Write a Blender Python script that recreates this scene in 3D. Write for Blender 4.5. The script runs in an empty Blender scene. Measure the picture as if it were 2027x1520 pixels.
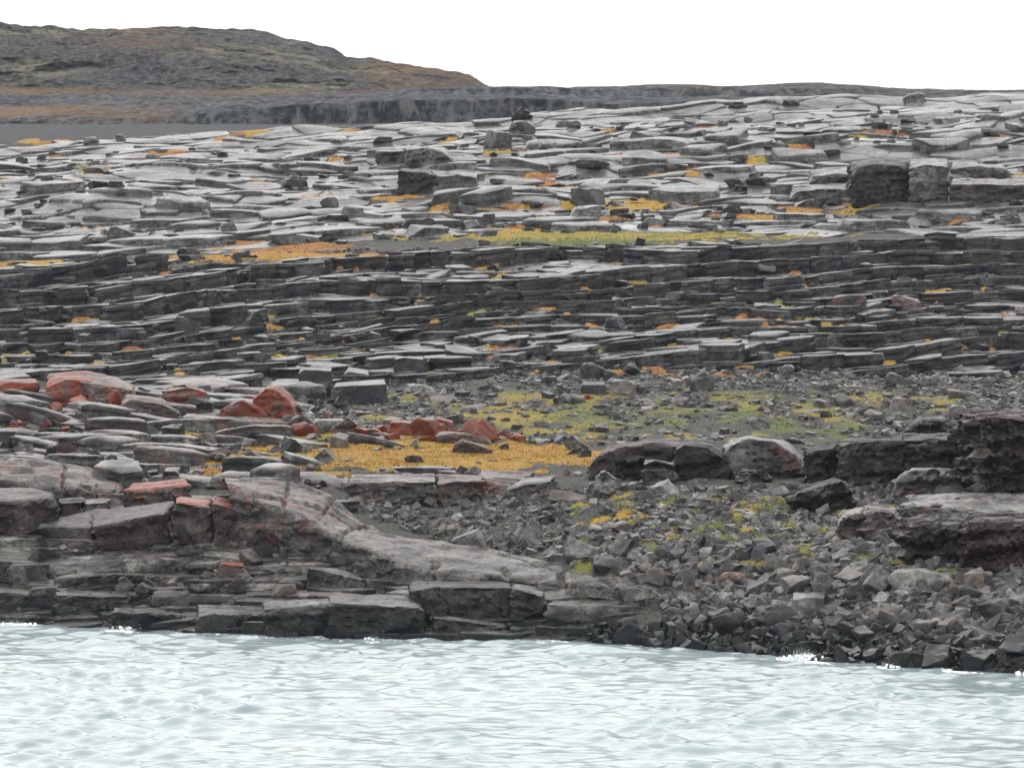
import bpy, bmesh, math, random
import numpy as np
from mathutils import Vector

# ------------------------------------------------------------------ camera, sky, sun, exposure
S = bpy.context.scene
COL = S.collection
FPX, UC, HROW, CZ = 6781.0, 1013.5, 610.0, 20.0      # photo pixels: focal length, centre column, eye-level row; eye height in m
cam = bpy.data.cameras.new('camera')
cam.sensor_width = 36.0
cam.lens = 36.0 * FPX / 2027.0
cam.shift_y = -(760.0 - HROW) / 2027.0
cam.clip_start = 1.0
cam.clip_end = 6000.0
camo = bpy.data.objects.new('camera', cam)
camo.location = (0, 0, CZ)
camo.rotation_euler = (math.radians(90), 0, 0)
COL.objects.link(camo)
S.camera = camo

SUN_EL, SUN_AZ = 46.0, -14.0                            # high, veiled, a little beyond the shore
world = bpy.data.worlds.new('World')
S.world = world
world.use_nodes = True
wt = world.node_tree
wt.nodes.clear()
w_out = wt.nodes.new('ShaderNodeOutputWorld')
w_bg = wt.nodes.new('ShaderNodeBackground')
w_sky = wt.nodes.new('ShaderNodeTexSky')
w_sky.sky_type = 'NISHITA'
w_sky.sun_disc = False
w_sky.sun_elevation = math.radians(SUN_EL)
w_sky.sun_rotation = math.radians(SUN_AZ)
w_sky.dust_density = 5.0
w_tc = wt.nodes.new('ShaderNodeTexCoord')
w_sep = wt.nodes.new('ShaderNodeSeparateXYZ')
w_rmp = wt.nodes.new('ShaderNodeValToRGB')             # closed cloud deck: brighter overhead than at the skyline
w_rmp.color_ramp.elements[0].position = 0.0
w_rmp.color_ramp.elements[0].color = (.62, .625, .63, 1)
w_rmp.color_ramp.elements[1].position = 1.0
w_rmp.color_ramp.elements[1].color = (1, 1, 1, 1)
w_mul = wt.nodes.new('ShaderNodeVectorMath'); w_mul.operation = 'SCALE'; w_mul.inputs[3].default_value = 19.5
w_mix = wt.nodes.new('ShaderNodeMixRGB'); w_mix.inputs[0].default_value = .93
wt.links.new(w_tc.outputs['Generated'], w_sep.inputs[0])
wt.links.new(w_sep.outputs[2], w_rmp.inputs[0])
wt.links.new(w_rmp.outputs[0], w_mul.inputs[0])
wt.links.new(w_sky.outputs[0], w_mix.inputs[1])
wt.links.new(w_mul.outputs[0], w_mix.inputs[2])
wt.links.new(w_mix.outputs[0], w_bg.inputs[0])
wt.links.new(w_bg.outputs[0], w_out.inputs[0])
w_bg.inputs[1].default_value = .1

sun = bpy.data.lights.new('sun', 'SUN')
sun.energy = 1.1
sun.angle = math.radians(75)
sun.color = (1.0, .97, .93)
suno = bpy.data.objects.new('sun', sun)
_sd = Vector((math.sin(math.radians(SUN_AZ)) * math.cos(math.radians(SUN_EL)),
              math.cos(math.radians(SUN_AZ)) * math.cos(math.radians(SUN_EL)), math.sin(math.radians(SUN_EL))))
suno.rotation_euler = _sd.to_track_quat('Z', 'Y').to_euler()
COL.objects.link(suno)

S.view_settings.view_transform = 'Standard'
S.view_settings.look = 'None'
S.view_settings.gamma = 1.0
S.view_settings.exposure = 0.0
S.view_settings.use_curve_mapping = False
try:
    S.cycles.volume_bounces = 1
    S.cycles.max_bounces = 5
    S.cycles.diffuse_bounces = 3
    S.cycles.glossy_bounces = 2
    S.cycles.transmission_bounces = 2
    S.cycles.use_denoising = True
    S.cycles.volume_step_rate = 4.0
except Exception:
    pass

rng = np.random.default_rng(11)
random.seed(11)

# ------------------------------------------------------------------ numpy noise
def _h(ix, iy, iz):
    n = ix * np.uint32(374761393) + iy * np.uint32(668265263) + iz * np.uint32(2147483647)
    n = (n ^ (n >> np.uint32(13))) * np.uint32(1274126177)
    n = (n ^ (n >> np.uint32(16))) * np.uint32(2246822519)
    return ((n ^ (n >> np.uint32(15))) & np.uint32(0xffffff)) * (1.0 / 0x7fffff) - 1.0

def vn(x, y, z=0.0):
    """value noise, -1..1"""
    x, y, z = np.broadcast_arrays(np.asarray(x, float), np.asarray(y, float), np.asarray(z, float))
    ix, iy, iz = np.floor(x), np.floor(y), np.floor(z)
    fx, fy, fz = x - ix, y - iy, z - iz
    fx, fy, fz = [f * f * f * (f * (f * 6 - 15) + 10) for f in (fx, fy, fz)]
    r = 0
    ix, iy, iz = [f.astype(np.int64).astype(np.uint32) for f in (ix, iy, iz)]
    one = np.uint32(1)
    for dx in (np.uint32(0), one):
        for dy in (np.uint32(0), one):
            for dz in (np.uint32(0), one):
                w = (fx if dx else 1 - fx) * (fy if dy else 1 - fy) * (fz if dz else 1 - fz)
                r = r + w * _h(ix + dx, iy + dy, iz + dz)
    return r

def fbm(x, y, z=0.0, o=4, g=.5):
    a, r, t = 1.0, 0, 0
    for k in range(o):
        r = r + a * vn(x * 2 ** k + 17.3 * k, y * 2 ** k - 9.1 * k, np.asarray(z) * 2 ** k + 4.7 * k)
        t += a
        a *= g
    return r / t

def cellv(x, y, z, seed=0.0):
    """value of the nearest jittered cell: flat facets with sharp borders, -1..1"""
    ix, iy, iz = [np.floor(a).astype(np.int64) for a in (x, y, z)]
    best = np.full(np.shape(x), 9e9); val = np.zeros(np.shape(x))
    sd = np.int64(seed * 13)
    for dx in (-1, 0, 1):
        for dy in (-1, 0, 1):
            for dz in (-1, 0, 1):
                a, b, c = [q.astype(np.uint32) for q in (ix + dx + sd, iy + dy, iz + dz)]
                h1 = _h(a, b, c); h2 = _h(b + np.uint32(7), c, a); h3 = _h(c + np.uint32(3), a, b)
                d = (ix + dx + .5 + .42 * h1 - x) ** 2 + (iy + dy + .5 + .42 * h2 - y) ** 2 + (iz + dz + .5 + .42 * h3 - z) ** 2
                m = d < best
                best = np.where(m, d, best); val = np.where(m, _h(a + np.uint32(11), c, b), val)
    return val

# ------------------------------------------------------------------ lie of the land
# Lines that follow the land from the sea bed to the crest: distance and (through the photo row it lies on) height, by photo column.
CC = np.array([-400, 0, 250, 500, 750, 1000, 1250, 1500, 1750, 2027, 2430], float)
def zr(D, row):
    return CZ - (row - HROW) / FPX * D
_sh = np.array([1230, 1236, 1242, 1258, 1266, 1266, 1276, 1294, 1318, 1334, 1352], float)
_Ds = CZ * FPX / (_sh - HROW)
LINES = [
    (_Ds - 60, None, -5.0), (_Ds - 2.0, None, -.9), (_Ds + .6, None, .05),
    (np.array([229, 229, 227, 226, 222, 218, 214, 212, 208, 205, 205.]), np.array([1085, 1085, 1090, 1090, 1115, 1140, 1100, 1095, 1100, 1105, 1105.]), 0),
    (np.array([246, 246, 246, 246, 244, 243, 242, 240, 238, 236, 236.]), np.array([950, 950, 950, 945, 950, 965, 955, 950, 965, 970, 970.]), 0),
    (np.full(11, 272.), np.array([865, 865, 865, 866, 872, 872, 868, 866, 868, 840, 840.]), 0),
    (np.full(11, 312.), np.array([735, 735, 735, 752, 765, 735, 725, 725, 745, 745, 745.]), 0),
    (np.full(11, 392.), np.array([532, 530, 525, 515, 502, 495, 490, 482, 472, 470, 470.]), 0),
    (np.full(11, 408.), np.array([520, 517, 507, 497, 474, 462, 456, 456, 452, 450, 450.]), 0),
    (np.full(11, 465.), np.array([392, 390, 385, 380, 372, 365, 360, 355, 352, 350, 350.]), 0),
    (np.full(11, 540.), np.array([300, 284, 275, 263, 249, 232, 216, 203, 197, 197, 200.]), 0),
    (np.full(11, 590.), None, 'drop'), (np.full(11, 640.), None, 'drop2'),
]
_LD, _LZ = [], []
for d, r, z in LINES:
    _LD.append(np.asarray(d, float))
    if r is not None:
        _LZ.append(zr(d, r))
    elif z == 'drop':
        _LZ.append(_LZ[-1] - 6.0)
    elif z == 'drop2':
        _LZ.append(_LZ[-1] - 5.0)
    else:
        _LZ.append(np.full(11, float(z)))

def Hb(x, y):
    x = np.asarray(x, float); y = np.asarray(y, float)
    u = np.clip(UC + FPX * x / y, CC[0], CC[-1])
    D = [np.interp(u, CC, d) for d in _LD]
    Z = [np.interp(u, CC, z) for z in _LZ]
    r = np.where(y <= D[0], Z[0], Z[-1])
    for k in range(len(D) - 1):
        t = (y - D[k]) / (D[k + 1] - D[k])
        r = np.where((t > 0) & (t <= 1), Z[k] + (Z[k + 1] - Z[k]) * t, r)
    return r

def sstep(a, b, x):
    t = np.clip((x - a) / (b - a), 0, 1)
    return t * t * (3 - 2 * t)

def H(x, y):
    """ground height with its broad swells"""
    w = sstep(400, 430, y) * (1 - sstep(600, 630, y))
    return Hb(x, y) + w * (1.5 * fbm(np.asarray(x) / 26 + 5, np.asarray(y) / 17, 3.1, 3) + 1.0 * fbm(np.asarray(x) / 13 + 5, np.asarray(y) / 7, 7.1, 2)) + (1 - w) * .25 * fbm(np.asarray(x) / 9, np.asarray(y) / 9, 1.7, 2) * sstep(205, 225, y)

_Hd, _dU, _dD = H, 10.0, .5                          # the same surface, tabled for speed
_tu, _td = np.arange(-2300, 4300.1, _dU), np.arange(130, 646.1, _dD)
_TU, _TD = np.meshgrid(_tu, _td)
_TAB = _Hd((_TU - UC) / FPX * _TD, _TD)
def H(x, y):
    x = np.asarray(x, float); y = np.asarray(y, float)
    fu = np.clip((UC + FPX * x / y - _tu[0]) / _dU, 0, len(_tu) - 1.001); fd = np.clip((y - _td[0]) / _dD, 0, len(_td) - 1.001)
    iu, id_ = fu.astype(int), fd.astype(int)
    fu, fd = fu - iu, fd - id_
    return (_TAB[id_, iu] * (1 - fu) + _TAB[id_, iu + 1] * fu) * (1 - fd) + (_TAB[id_ + 1, iu] * (1 - fu) + _TAB[id_ + 1, iu + 1] * fu) * fd

_DD = np.concatenate([np.arange(180, 620, .25)])
def ground(u, v):
    """distance and height of the ground under photo pixel (u, v)"""
    x = (u - UC) / FPX * _DD
    z = H(x, _DD)
    row = HROW - FPX * (z - CZ) / _DD
    k = np.nonzero(row <= v)[0]
    k = k[0] if len(k) else len(_DD) - 1
    return float(_DD[k]), float(z[k])

def px(x, y, z):
    return UC + FPX * x / y, HROW - FPX * (z - CZ) / y

def W(u, v, D):
    return np.array([(u - UC) / FPX * D, D, zr(D, v)])

# where tundra grows: (column, row, half width, half height, tone)   tone 0 orange-red .. 0.5 ochre .. 1 green
PATCH = [(660, 905, 190, 16, .45), (900, 910, 290, 25, .45), (1090, 906, 110, 18, .42), (470, 914, 90, 9, .4), (640, 872, 70, 9, .7), (760, 880, 130, 10, .5),
         (640, 945, 55, 5, .5), (415, 940, 30, 6, .3), (380, 870, 30, 8, .6), (222, 925, 26, 7, .3), (205, 800, 26, 7, .6),
         (1190, 470, 340, 11, .68), (1150, 480, 150, 8, .95), (960, 463, 220, 7, .45), (1220, 407, 170, 11, .5), (1190, 440, 45, 12, .15), (1100, 432, 150, 4, .25),
         (600, 512, 270, 7, .35), (560, 490, 110, 11, .2), (500, 482, 40, 7, .15), (110, 527, 120, 7, .55), (20, 535, 90, 4, .3), (1085, 370, 60, 7, .25), (1050, 340, 25, 6, .3),
         (640, 395, 80, 4, .3), (800, 392, 55, 5, .3), (1010, 415, 60, 4, .4), (830, 455, 120, 4, .35), (1360, 325, 50, 4, .15), (1350, 343, 60, 4, .3), (1240, 322, 40, 3, .3),
         (1760, 293, 30, 3, .1), (1640, 403, 60, 4, .3), (1760, 410, 60, 5, .35), (1540, 430, 60, 4, .3), (1900, 405, 60, 4, .35), (850, 305, 40, 4, .6), (960, 322, 40, 4, .4)]
def moss(u, v, x, y):
    """density and tone of growth at a point of the ground"""
    n = fbm(x / 2.2, y / 3.2, 8.0, 3)
    n0 = fbm(x / .8, y / 1.2, 18.0, 2)
    dens = np.zeros_like(u); tone = np.full_like(u, .5); best = np.zeros_like(u)
    for cu, cv, ru, rv, t in PATCH:
        d = 1.22 - np.sqrt(((u - cu) / ru) ** 2 + ((v - cv) / rv) ** 2) + .6 * n + .35 * n0
        d = np.clip(d * 3, 0, 1)
        tone = np.where(d > best, t, tone); best = np.maximum(best, d)
    dens = best
    # scree slope: thin green cover
    s = sstep(745, 790, v) * (1 - sstep(872, 890, v)) * sstep(590, 680, u) * (1 - sstep(1880, 2000, u))
    s = .64 * s * sstep(-.26, .40, n + .04 + .30 * np.exp(-((u - 1150) / 260) ** 2))
    tone = np.where(s * .9 > dens, .84 + .25 * vn(x / 6, y / 6, 2.0), tone)
    dens = np.maximum(dens, s * .9)
    # hollows on the terraces and in the lower rubble
    t1 = sstep(480, 520, v) * (1 - sstep(740, 760, v)) * sstep(.42, .54, fbm(x / 1.9, y / 2.2, 21.0, 2) + .06 * sstep(900, 1300, u))
    tone = np.where(t1 * .95 > dens, .4 + .6 * vn(x / 4, y / 4, 12.0), tone); dens = np.maximum(dens, t1 * .95)
    t2 = sstep(960, 1000, v) * (1 - sstep(1120, 1170, v)) * sstep(1050, 1150, u) * sstep(.2, .35, fbm(x / 1.5, y / 1.5, 31.0, 2))
    tone = np.where(t2 * .9 > dens, .85 + .3 * vn(x / 3, y / 3, 12.0), tone); dens = np.maximum(dens, t2 * .9)
    t3 = sstep(200, 260, v) * (1 - sstep(450, 470, v)) * sstep(.33, .45, fbm(x / 5, y / 7, 41.0, 2))
    tone = np.where(t3 * .9 > dens, .3 + .5 * vn(x / 4, y / 4, 12.0), tone); dens = np.maximum(dens, t3 * .9)
    return dens, np.clip(tone, 0, 1)

_mu, _md = np.arange(-320, 2340, 8.0), np.arange(200, 566, .8)
_MU, _MD = np.meshgrid(_mu, _md)
_MX = (_MU - UC) / FPX * _MD
_MOSS = moss(_MU, HROW - FPX * (H(_MX, _MD) - CZ) / _MD, _MX, _MD)[0]
def moss_at(x, y):
    i = int(np.clip((UC + FPX * x / y - _mu[0]) / 8.0, 0, len(_mu) - 1)); j = int(np.clip((y - _md[0]) / .8, 0, len(_md) - 1))
    return float(_MOSS[j, i])

# ------------------------------------------------------------------ materials
def nd(t, kind, **kw):
    n = t.nodes.new(kind)
    for k, v in kw.items():
        setattr(n, k, v)
    return n

def new_mat(name):
    m = bpy.data.materials.new(name)
    m.use_nodes = True
    t = m.node_tree
    t.nodes.clear()
    out = nd(t, 'ShaderNodeOutputMaterial')
    b = nd(t, 'ShaderNodeBsdfPrincipled')
    t.links.new(b.outputs[0], out.inputs[0])
    return m, t, b

def noise(t, src, scale, detail=5, rough=.55, vec=None):
    n = nd(t, 'ShaderNodeTexNoise')
    n.inputs['Scale'].default_value = scale
    n.inputs['Detail'].default_value = detail
    n.inputs['Roughness'].default_value = rough
    if vec is not None:
        mp = nd(t, 'ShaderNodeMapping')
        mp.inputs['Scale'].default_value = vec
        mp.inputs['Rotation'].default_value = (0, math.radians(6), 0)
        t.links.new(src, mp.inputs[0]); src = mp.outputs[0]
    t.links.new(src, n.inputs['Vector'])
    return n.outputs[0]

def ramp(t, src, stops):
    r = nd(t, 'ShaderNodeValToRGB')
    e = r.color_ramp.elements
    while len(e) < len(stops):
        e.new(.5)
    for i, (p, c) in enumerate(stops):
        e[i].position = p
        e[i].color = (*c, 1) if len(c) == 3 else c
    t.links.new(src, r.inputs[0])
    return r.outputs[0]

def gray(a):
    return (a, a, a)

def mix(t, fac, a, b, mode='MIX'):
    m = nd(t, 'ShaderNodeMixRGB', blend_type=mode)
    for i, s in enumerate((fac, a, b)):
        if isinstance(s, (int, float)):
            m.inputs[i].default_value = s
        elif isinstance(s, tuple):
            m.inputs[i].default_value = (*s, 1)
        else:
            t.links.new(s, m.inputs[i])
    return m.outputs[0]

def math_(t, op, a, b=0.0):
    m = nd(t, 'ShaderNodeMath', operation=op)
    for i, s in enumerate((a, b)):
        if isinstance(s, (int, float)):
            m.inputs[i].default_value = s
        else:
            t.links.new(s, m.inputs[i])
    return m.outputs[0]

def rock(name, c0, c1, c2, rough=(.32, .6), lichen=None, brown=(.105, .075, .065), brown_amt=.55, scale=.4, strata=.6, bump=.10, cracks=0.0, wet=True, film=.35, spec=.22, lichen_top=False, lichen_z=None, joint=((.55, .9, 1.5), (.6, .9, 1.6))):
    m, t, b = new_mat(name)
    g = nd(t, 'ShaderNodeNewGeometry')
    P = g.outputs['Position']
    oi = nd(t, 'ShaderNodeObjectInfo')
    at = nd(t, 'ShaderNodeAttribute', attribute_name='tint')
    tint = math_(t, 'FRACT', math_(t, 'ADD', oi.outputs['Random'], at.outputs['Fac']))
    tint2 = math_(t, 'FRACT', math_(t, 'MULTIPLY', tint, 7.31))
    n1 = noise(t, P, scale, 7, .6)
    n2 = noise(t, P, 2.6, 6, .65)
    n3 = noise(t, P, 1.0, 5, .6, (.45, .45, 3.2))
    base = ramp(t, n1, [(.39, c0), (.5, c1), (.61, c2)])
    base = mix(t, .75, base, ramp(t, n2, [(.37, gray(.22)), (.5, gray(.5)), (.64, gray(.82))]), 'OVERLAY')
    base = mix(t, strata * .5, base, ramp(t, n3, [(.38, gray(.2)), (.5, gray(.5)), (.63, gray(.75))]), 'OVERLAY')
    base = mix(t, math_(t, 'MULTIPLY', math_(t, 'GREATER_THAN', tint2, .62), brown_amt), base, brown)
    base = mix(t, 1.0, base, ramp(t, tint, [(0, gray(.55)), (1, gray(1.45))]), 'MULTIPLY')
    n4 = noise(t, P, 6.0, 4, .6)                       # pale crust lichen
    base = mix(t, math_(t, 'MULTIPLY', ramp(t, n4, [(.62, gray(0)), (.72, gray(1))]), .35), base, (.26, .26, .23))
    if lichen:
        amt, lc, ls = lichen
        ln = noise(t, P, ls, 6, .68)
        ln = math_(t, 'ADD', math_(t, 'MULTIPLY', ln, .75), math_(t, 'MULTIPLY', n4, .25))
        lm = ramp(t, ln, [(.60 - amt * .34, gray(0)), (.74 - amt * .30, gray(1))])
        if lichen_z:                                   # lichen keeps above the reach of the spray
            sz_ = nd(t, 'ShaderNodeSeparateXYZ'); t.links.new(P, sz_.inputs[0])
            mr = nd(t, 'ShaderNodeMapRange'); mr.inputs[1].default_value, mr.inputs[2].default_value = lichen_z
            t.links.new(sz_.outputs[2], mr.inputs[0]); lm = math_(t, 'MULTIPLY', lm, mr.outputs[0])
        if lichen_top:
            sn = nd(t, 'ShaderNodeSeparateXYZ'); t.links.new(g.outputs['Normal'], sn.inputs[0])
            lm = math_(t, 'MULTIPLY', lm, ramp(t, sn.outputs[2], [(.62, gray(0)), (.82, gray(1))]))
        lcol = mix(t, n2, lc, tuple(c * .62 for c in lc))
        base = mix(t, math_(t, 'MULTIPLY', lm, .9), base, lcol)
    b.inputs['IOR'].default_value = 1.42
    b.inputs['Specular IOR Level'].default_value = spec
    b.inputs['Coat Weight'].default_value = film * .6
    b.inputs['Coat Roughness'].default_value = .22
    b.inputs['Coat IOR'].default_value = 1.33
    rg = ramp(t, n2, [(.3, gray(rough[0])), (.7, gray(rough[1]))])
    if wet:                                            # spray-wet, algae-dark band along the tide line
        sp = nd(t, 'ShaderNodeSeparateXYZ'); t.links.new(P, sp.inputs[0])
        hgt = math_(t, 'ADD', sp.outputs[2], math_(t, 'MULTIPLY', n1, -1.6))
        wm = ramp(t, math_(t, 'MULTIPLY', hgt, .4), [(.12, gray(1)), (.52, gray(0))])
        base = mix(t, math_(t, 'MULTIPLY', wm, .88), base, (.008, .011, .012))
        rg = mix(t, wm, rg, gray(.22))
    t.links.new(base, b.inputs['Base Color'])
    t.links.new(rg, b.inputs['Roughness'])
    hsum = math_(t, 'ADD', math_(t, 'MULTIPLY', n2, .55), math_(t, 'MULTIPLY', n3, strata))
    hsum = math_(t, 'ADD', hsum, math_(t, 'MULTIPLY', n4, .22))
    if cracks:
        crs = []
        for sc_, wd, mpv in ((.55, .030, joint[0]), (1.5, .034, joint[1])):
            vo = nd(t, 'ShaderNodeTexVoronoi', feature='DISTANCE_TO_EDGE')
            vo.inputs['Scale'].default_value = sc_
            wv = nd(t, 'ShaderNodeVectorMath', operation='ADD')
            nv = nd(t, 'ShaderNodeTexNoise'); nv.inputs['Scale'].default_value = 1.3 * sc_ / .55
            nv.inputs['Detail'].default_value = 3
            t.links.new(P, nv.inputs['Vector']); t.links.new(P, wv.inputs[0]); t.links.new(nv.outputs['Color'], wv.inputs[1])
            mp = nd(t, 'ShaderNodeMapping'); mp.inputs['Scale'].default_value = mpv
            t.links.new(wv.outputs[0], mp.inputs[0]); t.links.new(mp.outputs[0], vo.inputs['Vector'])
            crs.append(ramp(t, vo.outputs['Distance'], [(.0, gray(0)), (wd, gray(1))]))
        cr = math_(t, 'MULTIPLY', crs[0], math_(t, 'ADD', math_(t, 'MULTIPLY', crs[1], .5), .5))
        hsum = math_(t, 'ADD', hsum, math_(t, 'MULTIPLY', cr, cracks))
        base = mix(t, math_(t, 'MULTIPLY', math_(t, 'SUBTRACT', 1.0, cr), .8), base, (.008, .008, .008))   # soil in the cracks, and their shadow painted into the colour
        t.links.new(base, b.inputs['Base Color'])
    bp = nd(t, 'ShaderNodeBump')
    bp.inputs['Strength'].default_value = .9
    bp.inputs['Distance'].default_value = bump
    t.links.new(hsum, bp.inputs['Height'])
    t.links.new(bp.outputs[0], b.inputs['Normal'])
    return m

RED = (.25, .045, .014)
M_SLAB = rock('rock_plateau', (.035, .035, .036), (.085, .085, .085), (.145, .145, .143), rough=(.27, .5), brown_amt=.4, brown=(.075, .068, .063), bump=.08, cracks=.9, strata=.6, film=.55)
M_TERR = rock('rock_terrace', (.011, .012, .014), (.036, .036, .038), (.085, .085, .086), rough=(.28, .52), bump=.09, brown=(.052, .043, .037), film=.45, cracks=.45, joint=((1.1, 1.0, .45), (.8, 1.0, .9)))
M_BLDR = rock('rock_boulder', (.042, .043, .044), (.092, .090, .087), (.165, .16, .152), rough=(.36, .6), brown_amt=.35, brown=(.085, .066, .057), bump=.06, strata=.35, film=.15)
M_BLDB = rock('rock_brown_boulder', (.065, .055, .049), (.112, .095, .084), (.165, .143, .128), rough=(.4, .65), brown_amt=0, bump=.06, strata=.35, film=.1)
M_BLDD = rock('rock_dark_boulder', (.022, .024, .026), (.042, .043, .046), (.07, .07, .072), rough=(.34, .58), brown_amt=0, bump=.06, strata=.35, film=.25)
M_SHORE = rock('rock_shore_ledge', (.013, .013, .013), (.060, .056, .052), (.150, .141, .128), rough=(.30, .55), brown_amt=.3, brown=(.062, .045, .042), bump=.11, strata=.9, cracks=.45)
M_DARK = rock('rock_dark_cliff', (.010, .011, .012), (.026, .024, .023), (.055, .05, .046), rough=(.38, .62), brown_amt=.5, brown=(.032, .021, .018), bump=.12, film=.15, cracks=.45)
M_PURP = rock('rock_purple_face', (.012, .009, .010), (.03, .020, .022), (.085, .074, .067), rough=(.34, .6), brown_amt=.7, brown=(.036, .018, .021), bump=.11, film=.2, cracks=.45)
M_LICH = rock('rock_red_lichen', (.045, .038, .034), (.08, .062, .055), (.135, .115, .103), lichen=(.60, RED, 1.0), brown_amt=.3, brown=(.10, .045, .032), bump=.08, film=.1)
M_LTOP = rock('rock_lichen_top', (.012, .009, .010), (.032, .023, .023), (.085, .074, .067), lichen=(.85, (.25, .066, .034), .9), lichen_top=True, rough=(.34, .6), brown_amt=.5, brown=(.036, .02, .021), bump=.10, film=.15)
M_LICL = rock('rock_pink_lichen', (.045, .04, .037), (.09, .077, .07), (.15, .134, .122), lichen=(.34, (.23, .085, .058), .7), brown_amt=.3, brown=(.10, .07, .06), bump=.09, strata=.8, film=.25, cracks=.45)
M_RIDG = rock('rock_ridge_top', (.03, .028, .026), (.068, .062, .057), (.12, .111, .102), lichen=(.30, (.21, .072, .048), .55), lichen_z=(4.2, 6.0), rough=(.32, .55), brown_amt=0, bump=.09, strata=.8, film=.3, cracks=.9)
M_PINK = rock('rock_pink_granite', (.17, .11, .088), (.22, .14, .113), (.27, .18, .147), brown_amt=0, bump=.03, strata=.1, film=.0)
M_PALE = rock('rock_pale', (.09, .087, .081), (.12, .116, .109), (.165, .158, .148), brown_amt=.1, bump=.04, strata=.3, film=.2)
M_HUMP = rock('rock_hump', (.022, .022, .022), (.062, .060, .058), (.125, .121, .114), lichen=(.15, (.17, .05, .03), .6), rough=(.26, .5), brown_amt=.4, brown=(.072, .05, .045), bump=.08, strata=.7, film=.5, cracks=.45)

def ground_mat():
    m, t, b = new_mat('ground_cover')
    g = nd(t, 'ShaderNodeNewGeometry'); P = g.outputs['Position']
    n1 = noise(t, P, .5, 7, .65); n2 = noise(t, P, 5.0, 8, .8)
    base = ramp(t, n2, [(.34, (.014, .014, .014)), (.5, (.062, .060, .054)), (.66, (.15, .146, .13))])
    base = mix(t, .5, base, ramp(t, n1, [(.35, gray(.35)), (.65, gray(.62))]), 'OVERLAY')
    a1 = nd(t, 'ShaderNodeAttribute', attribute_name='moss'); a2 = nd(t, 'ShaderNodeAttribute', attribute_name='tone')
    fac = math_(t, 'ADD', a1.outputs['Fac'], math_(t, 'MULTIPLY', math_(t, 'SUBTRACT', n2, .5), 1.3))
    fac = ramp(t, fac, [(.36, gray(0)), (.62, gray(1))])
    tn = math_(t, 'ADD', a2.outputs['Fac'], math_(t, 'MULTIPLY', math_(t, 'SUBTRACT', n1, .5), .7))
    base = mix(t, fac, base, tundra(t, tn, n2))
    t.links.new(base, b.inputs['Base Color'])
    b.inputs['Roughness'].default_value = .8
    b.inputs['Specular IOR Level'].default_value = .15
    bp = nd(t, 'ShaderNodeBump'); bp.inputs['Distance'].default_value = .12; bp.inputs['Strength'].default_value = .8
    t.links.new(n2, bp.inputs['Height']); t.links.new(bp.outputs[0], b.inputs['Normal'])
    return m

def tundra(t, tn, n2):
    c = ramp(t, tn, [(.05, (.24, .10, .04)), (.3, (.35, .18, .045)), (.52, (.36, .225, .042)), (.72, (.23, .205, .045)), (.95, (.10, .125, .04))])
    return mix(t, 1.0, c, ramp(t, n2, [(.36, gray(.5)), (.62, gray(1.25))]), 'MULTIPLY')

def grass_mat():
    m, t, b = new_mat('tundra_grass')
    g = nd(t, 'ShaderNodeNewGeometry'); P = g.outputs['Position']
    n1 = noise(t, P, .45, 6, .65); n2 = noise(t, P, 2.5, 5)
    a2 = nd(t, 'ShaderNodeAttribute', attribute_name='tone')
    tn = math_(t, 'ADD', a2.outputs['Fac'], math_(t, 'MULTIPLY', math_(t, 'SUBTRACT', n1, .5), 2.0))
    t.links.new(tundra(t, tn, n2), b.inputs['Base Color'])
    b.inputs['Roughness'].default_value = .7
    return m
M_GROUND = ground_mat()
M_GRASS = grass_mat()

def far_mat(name, stops, streak=0.0, scale=.02, crag=None):
    m, t, b = new_mat(name)
    g = nd(t, 'ShaderNodeNewGeometry'); P = g.outputs['Position']
    n1 = noise(t, P, scale, 9, .62, (1.0, .8, 1.8)); n2 = noise(t, P, .40, 9, .72, (1, .5, 1.1))
    n5 = noise(t, P, .012, 5, .6)
    fac = math_(t, 'ADD', math_(t, 'MULTIPLY', n1, .42), math_(t, 'MULTIPLY', n2, .58))
    base = ramp(t, fac, stops)
    if crag:
        ac = nd(t, 'ShaderNodeAttribute', attribute_name='crag')
        cm = ramp(t, math_(t, 'ADD', ac.outputs['Fac'], math_(t, 'MULTIPLY', math_(t, 'SUBTRACT', n2, .5), 2.2)), [(.42, gray(0)), (.58, gray(1))])
        rk = ramp(t, n2, [(.41, (.010, .011, .013)), (.5, (.036, .036, .038)), (.59, (.09, .087, .084))])
        base = mix(t, cm, base, rk)
    a1 = nd(t, 'ShaderNodeAttribute', attribute_name='moss')
    oc = ramp(t, n2, [(.3, (.105, .075, .03)), (.5, (.165, .08, .034)), (.7, (.105, .092, .035))])
    base = mix(t, math_(t, 'MULTIPLY', a1.outputs['Fac'], ramp(t, math_(t, 'ADD', n5, math_(t, 'MULTIPLY', n2, .3)), [(.5, gray(0)), (.72, gray(1))])), base, oc)
    if streak:
        n3 = noise(t, P, .35, 5, .6, (1, .4, .06))
        base = mix(t, math_(t, 'MULTIPLY', ramp(t, n3, [(.5, gray(0)), (.60, gray(1))]), streak), base, (.13, .128, .122))
    t.links.new(base, b.inputs['Base Color'])
    b.inputs['Roughness'].default_value = .85
    b.inputs['Specular IOR Level'].default_value = .04
    bp = nd(t, 'ShaderNodeBump'); bp.inputs['Distance'].default_value = 1.3; bp.inputs['Strength'].default_value = 1.0
    t.links.new(fac, bp.inputs['Height']); t.links.new(bp.outputs[0], b.inputs['Normal'])
    return m
M_HILL = far_mat('hill_rock_and_turf', [(.44, (.018, .019, .018)), (.49, (.050, .047, .034)), (.53, (.10, .09, .06)), (.56, (.15, .135, .095))], scale=.06, crag=True)
M_BENCH = far_mat('bench_rock', [(.43, (.012, .015, .019)), (.5, (.036, .041, .046)), (.57, (.088, .091, .095))], streak=.7, scale=.05)
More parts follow.
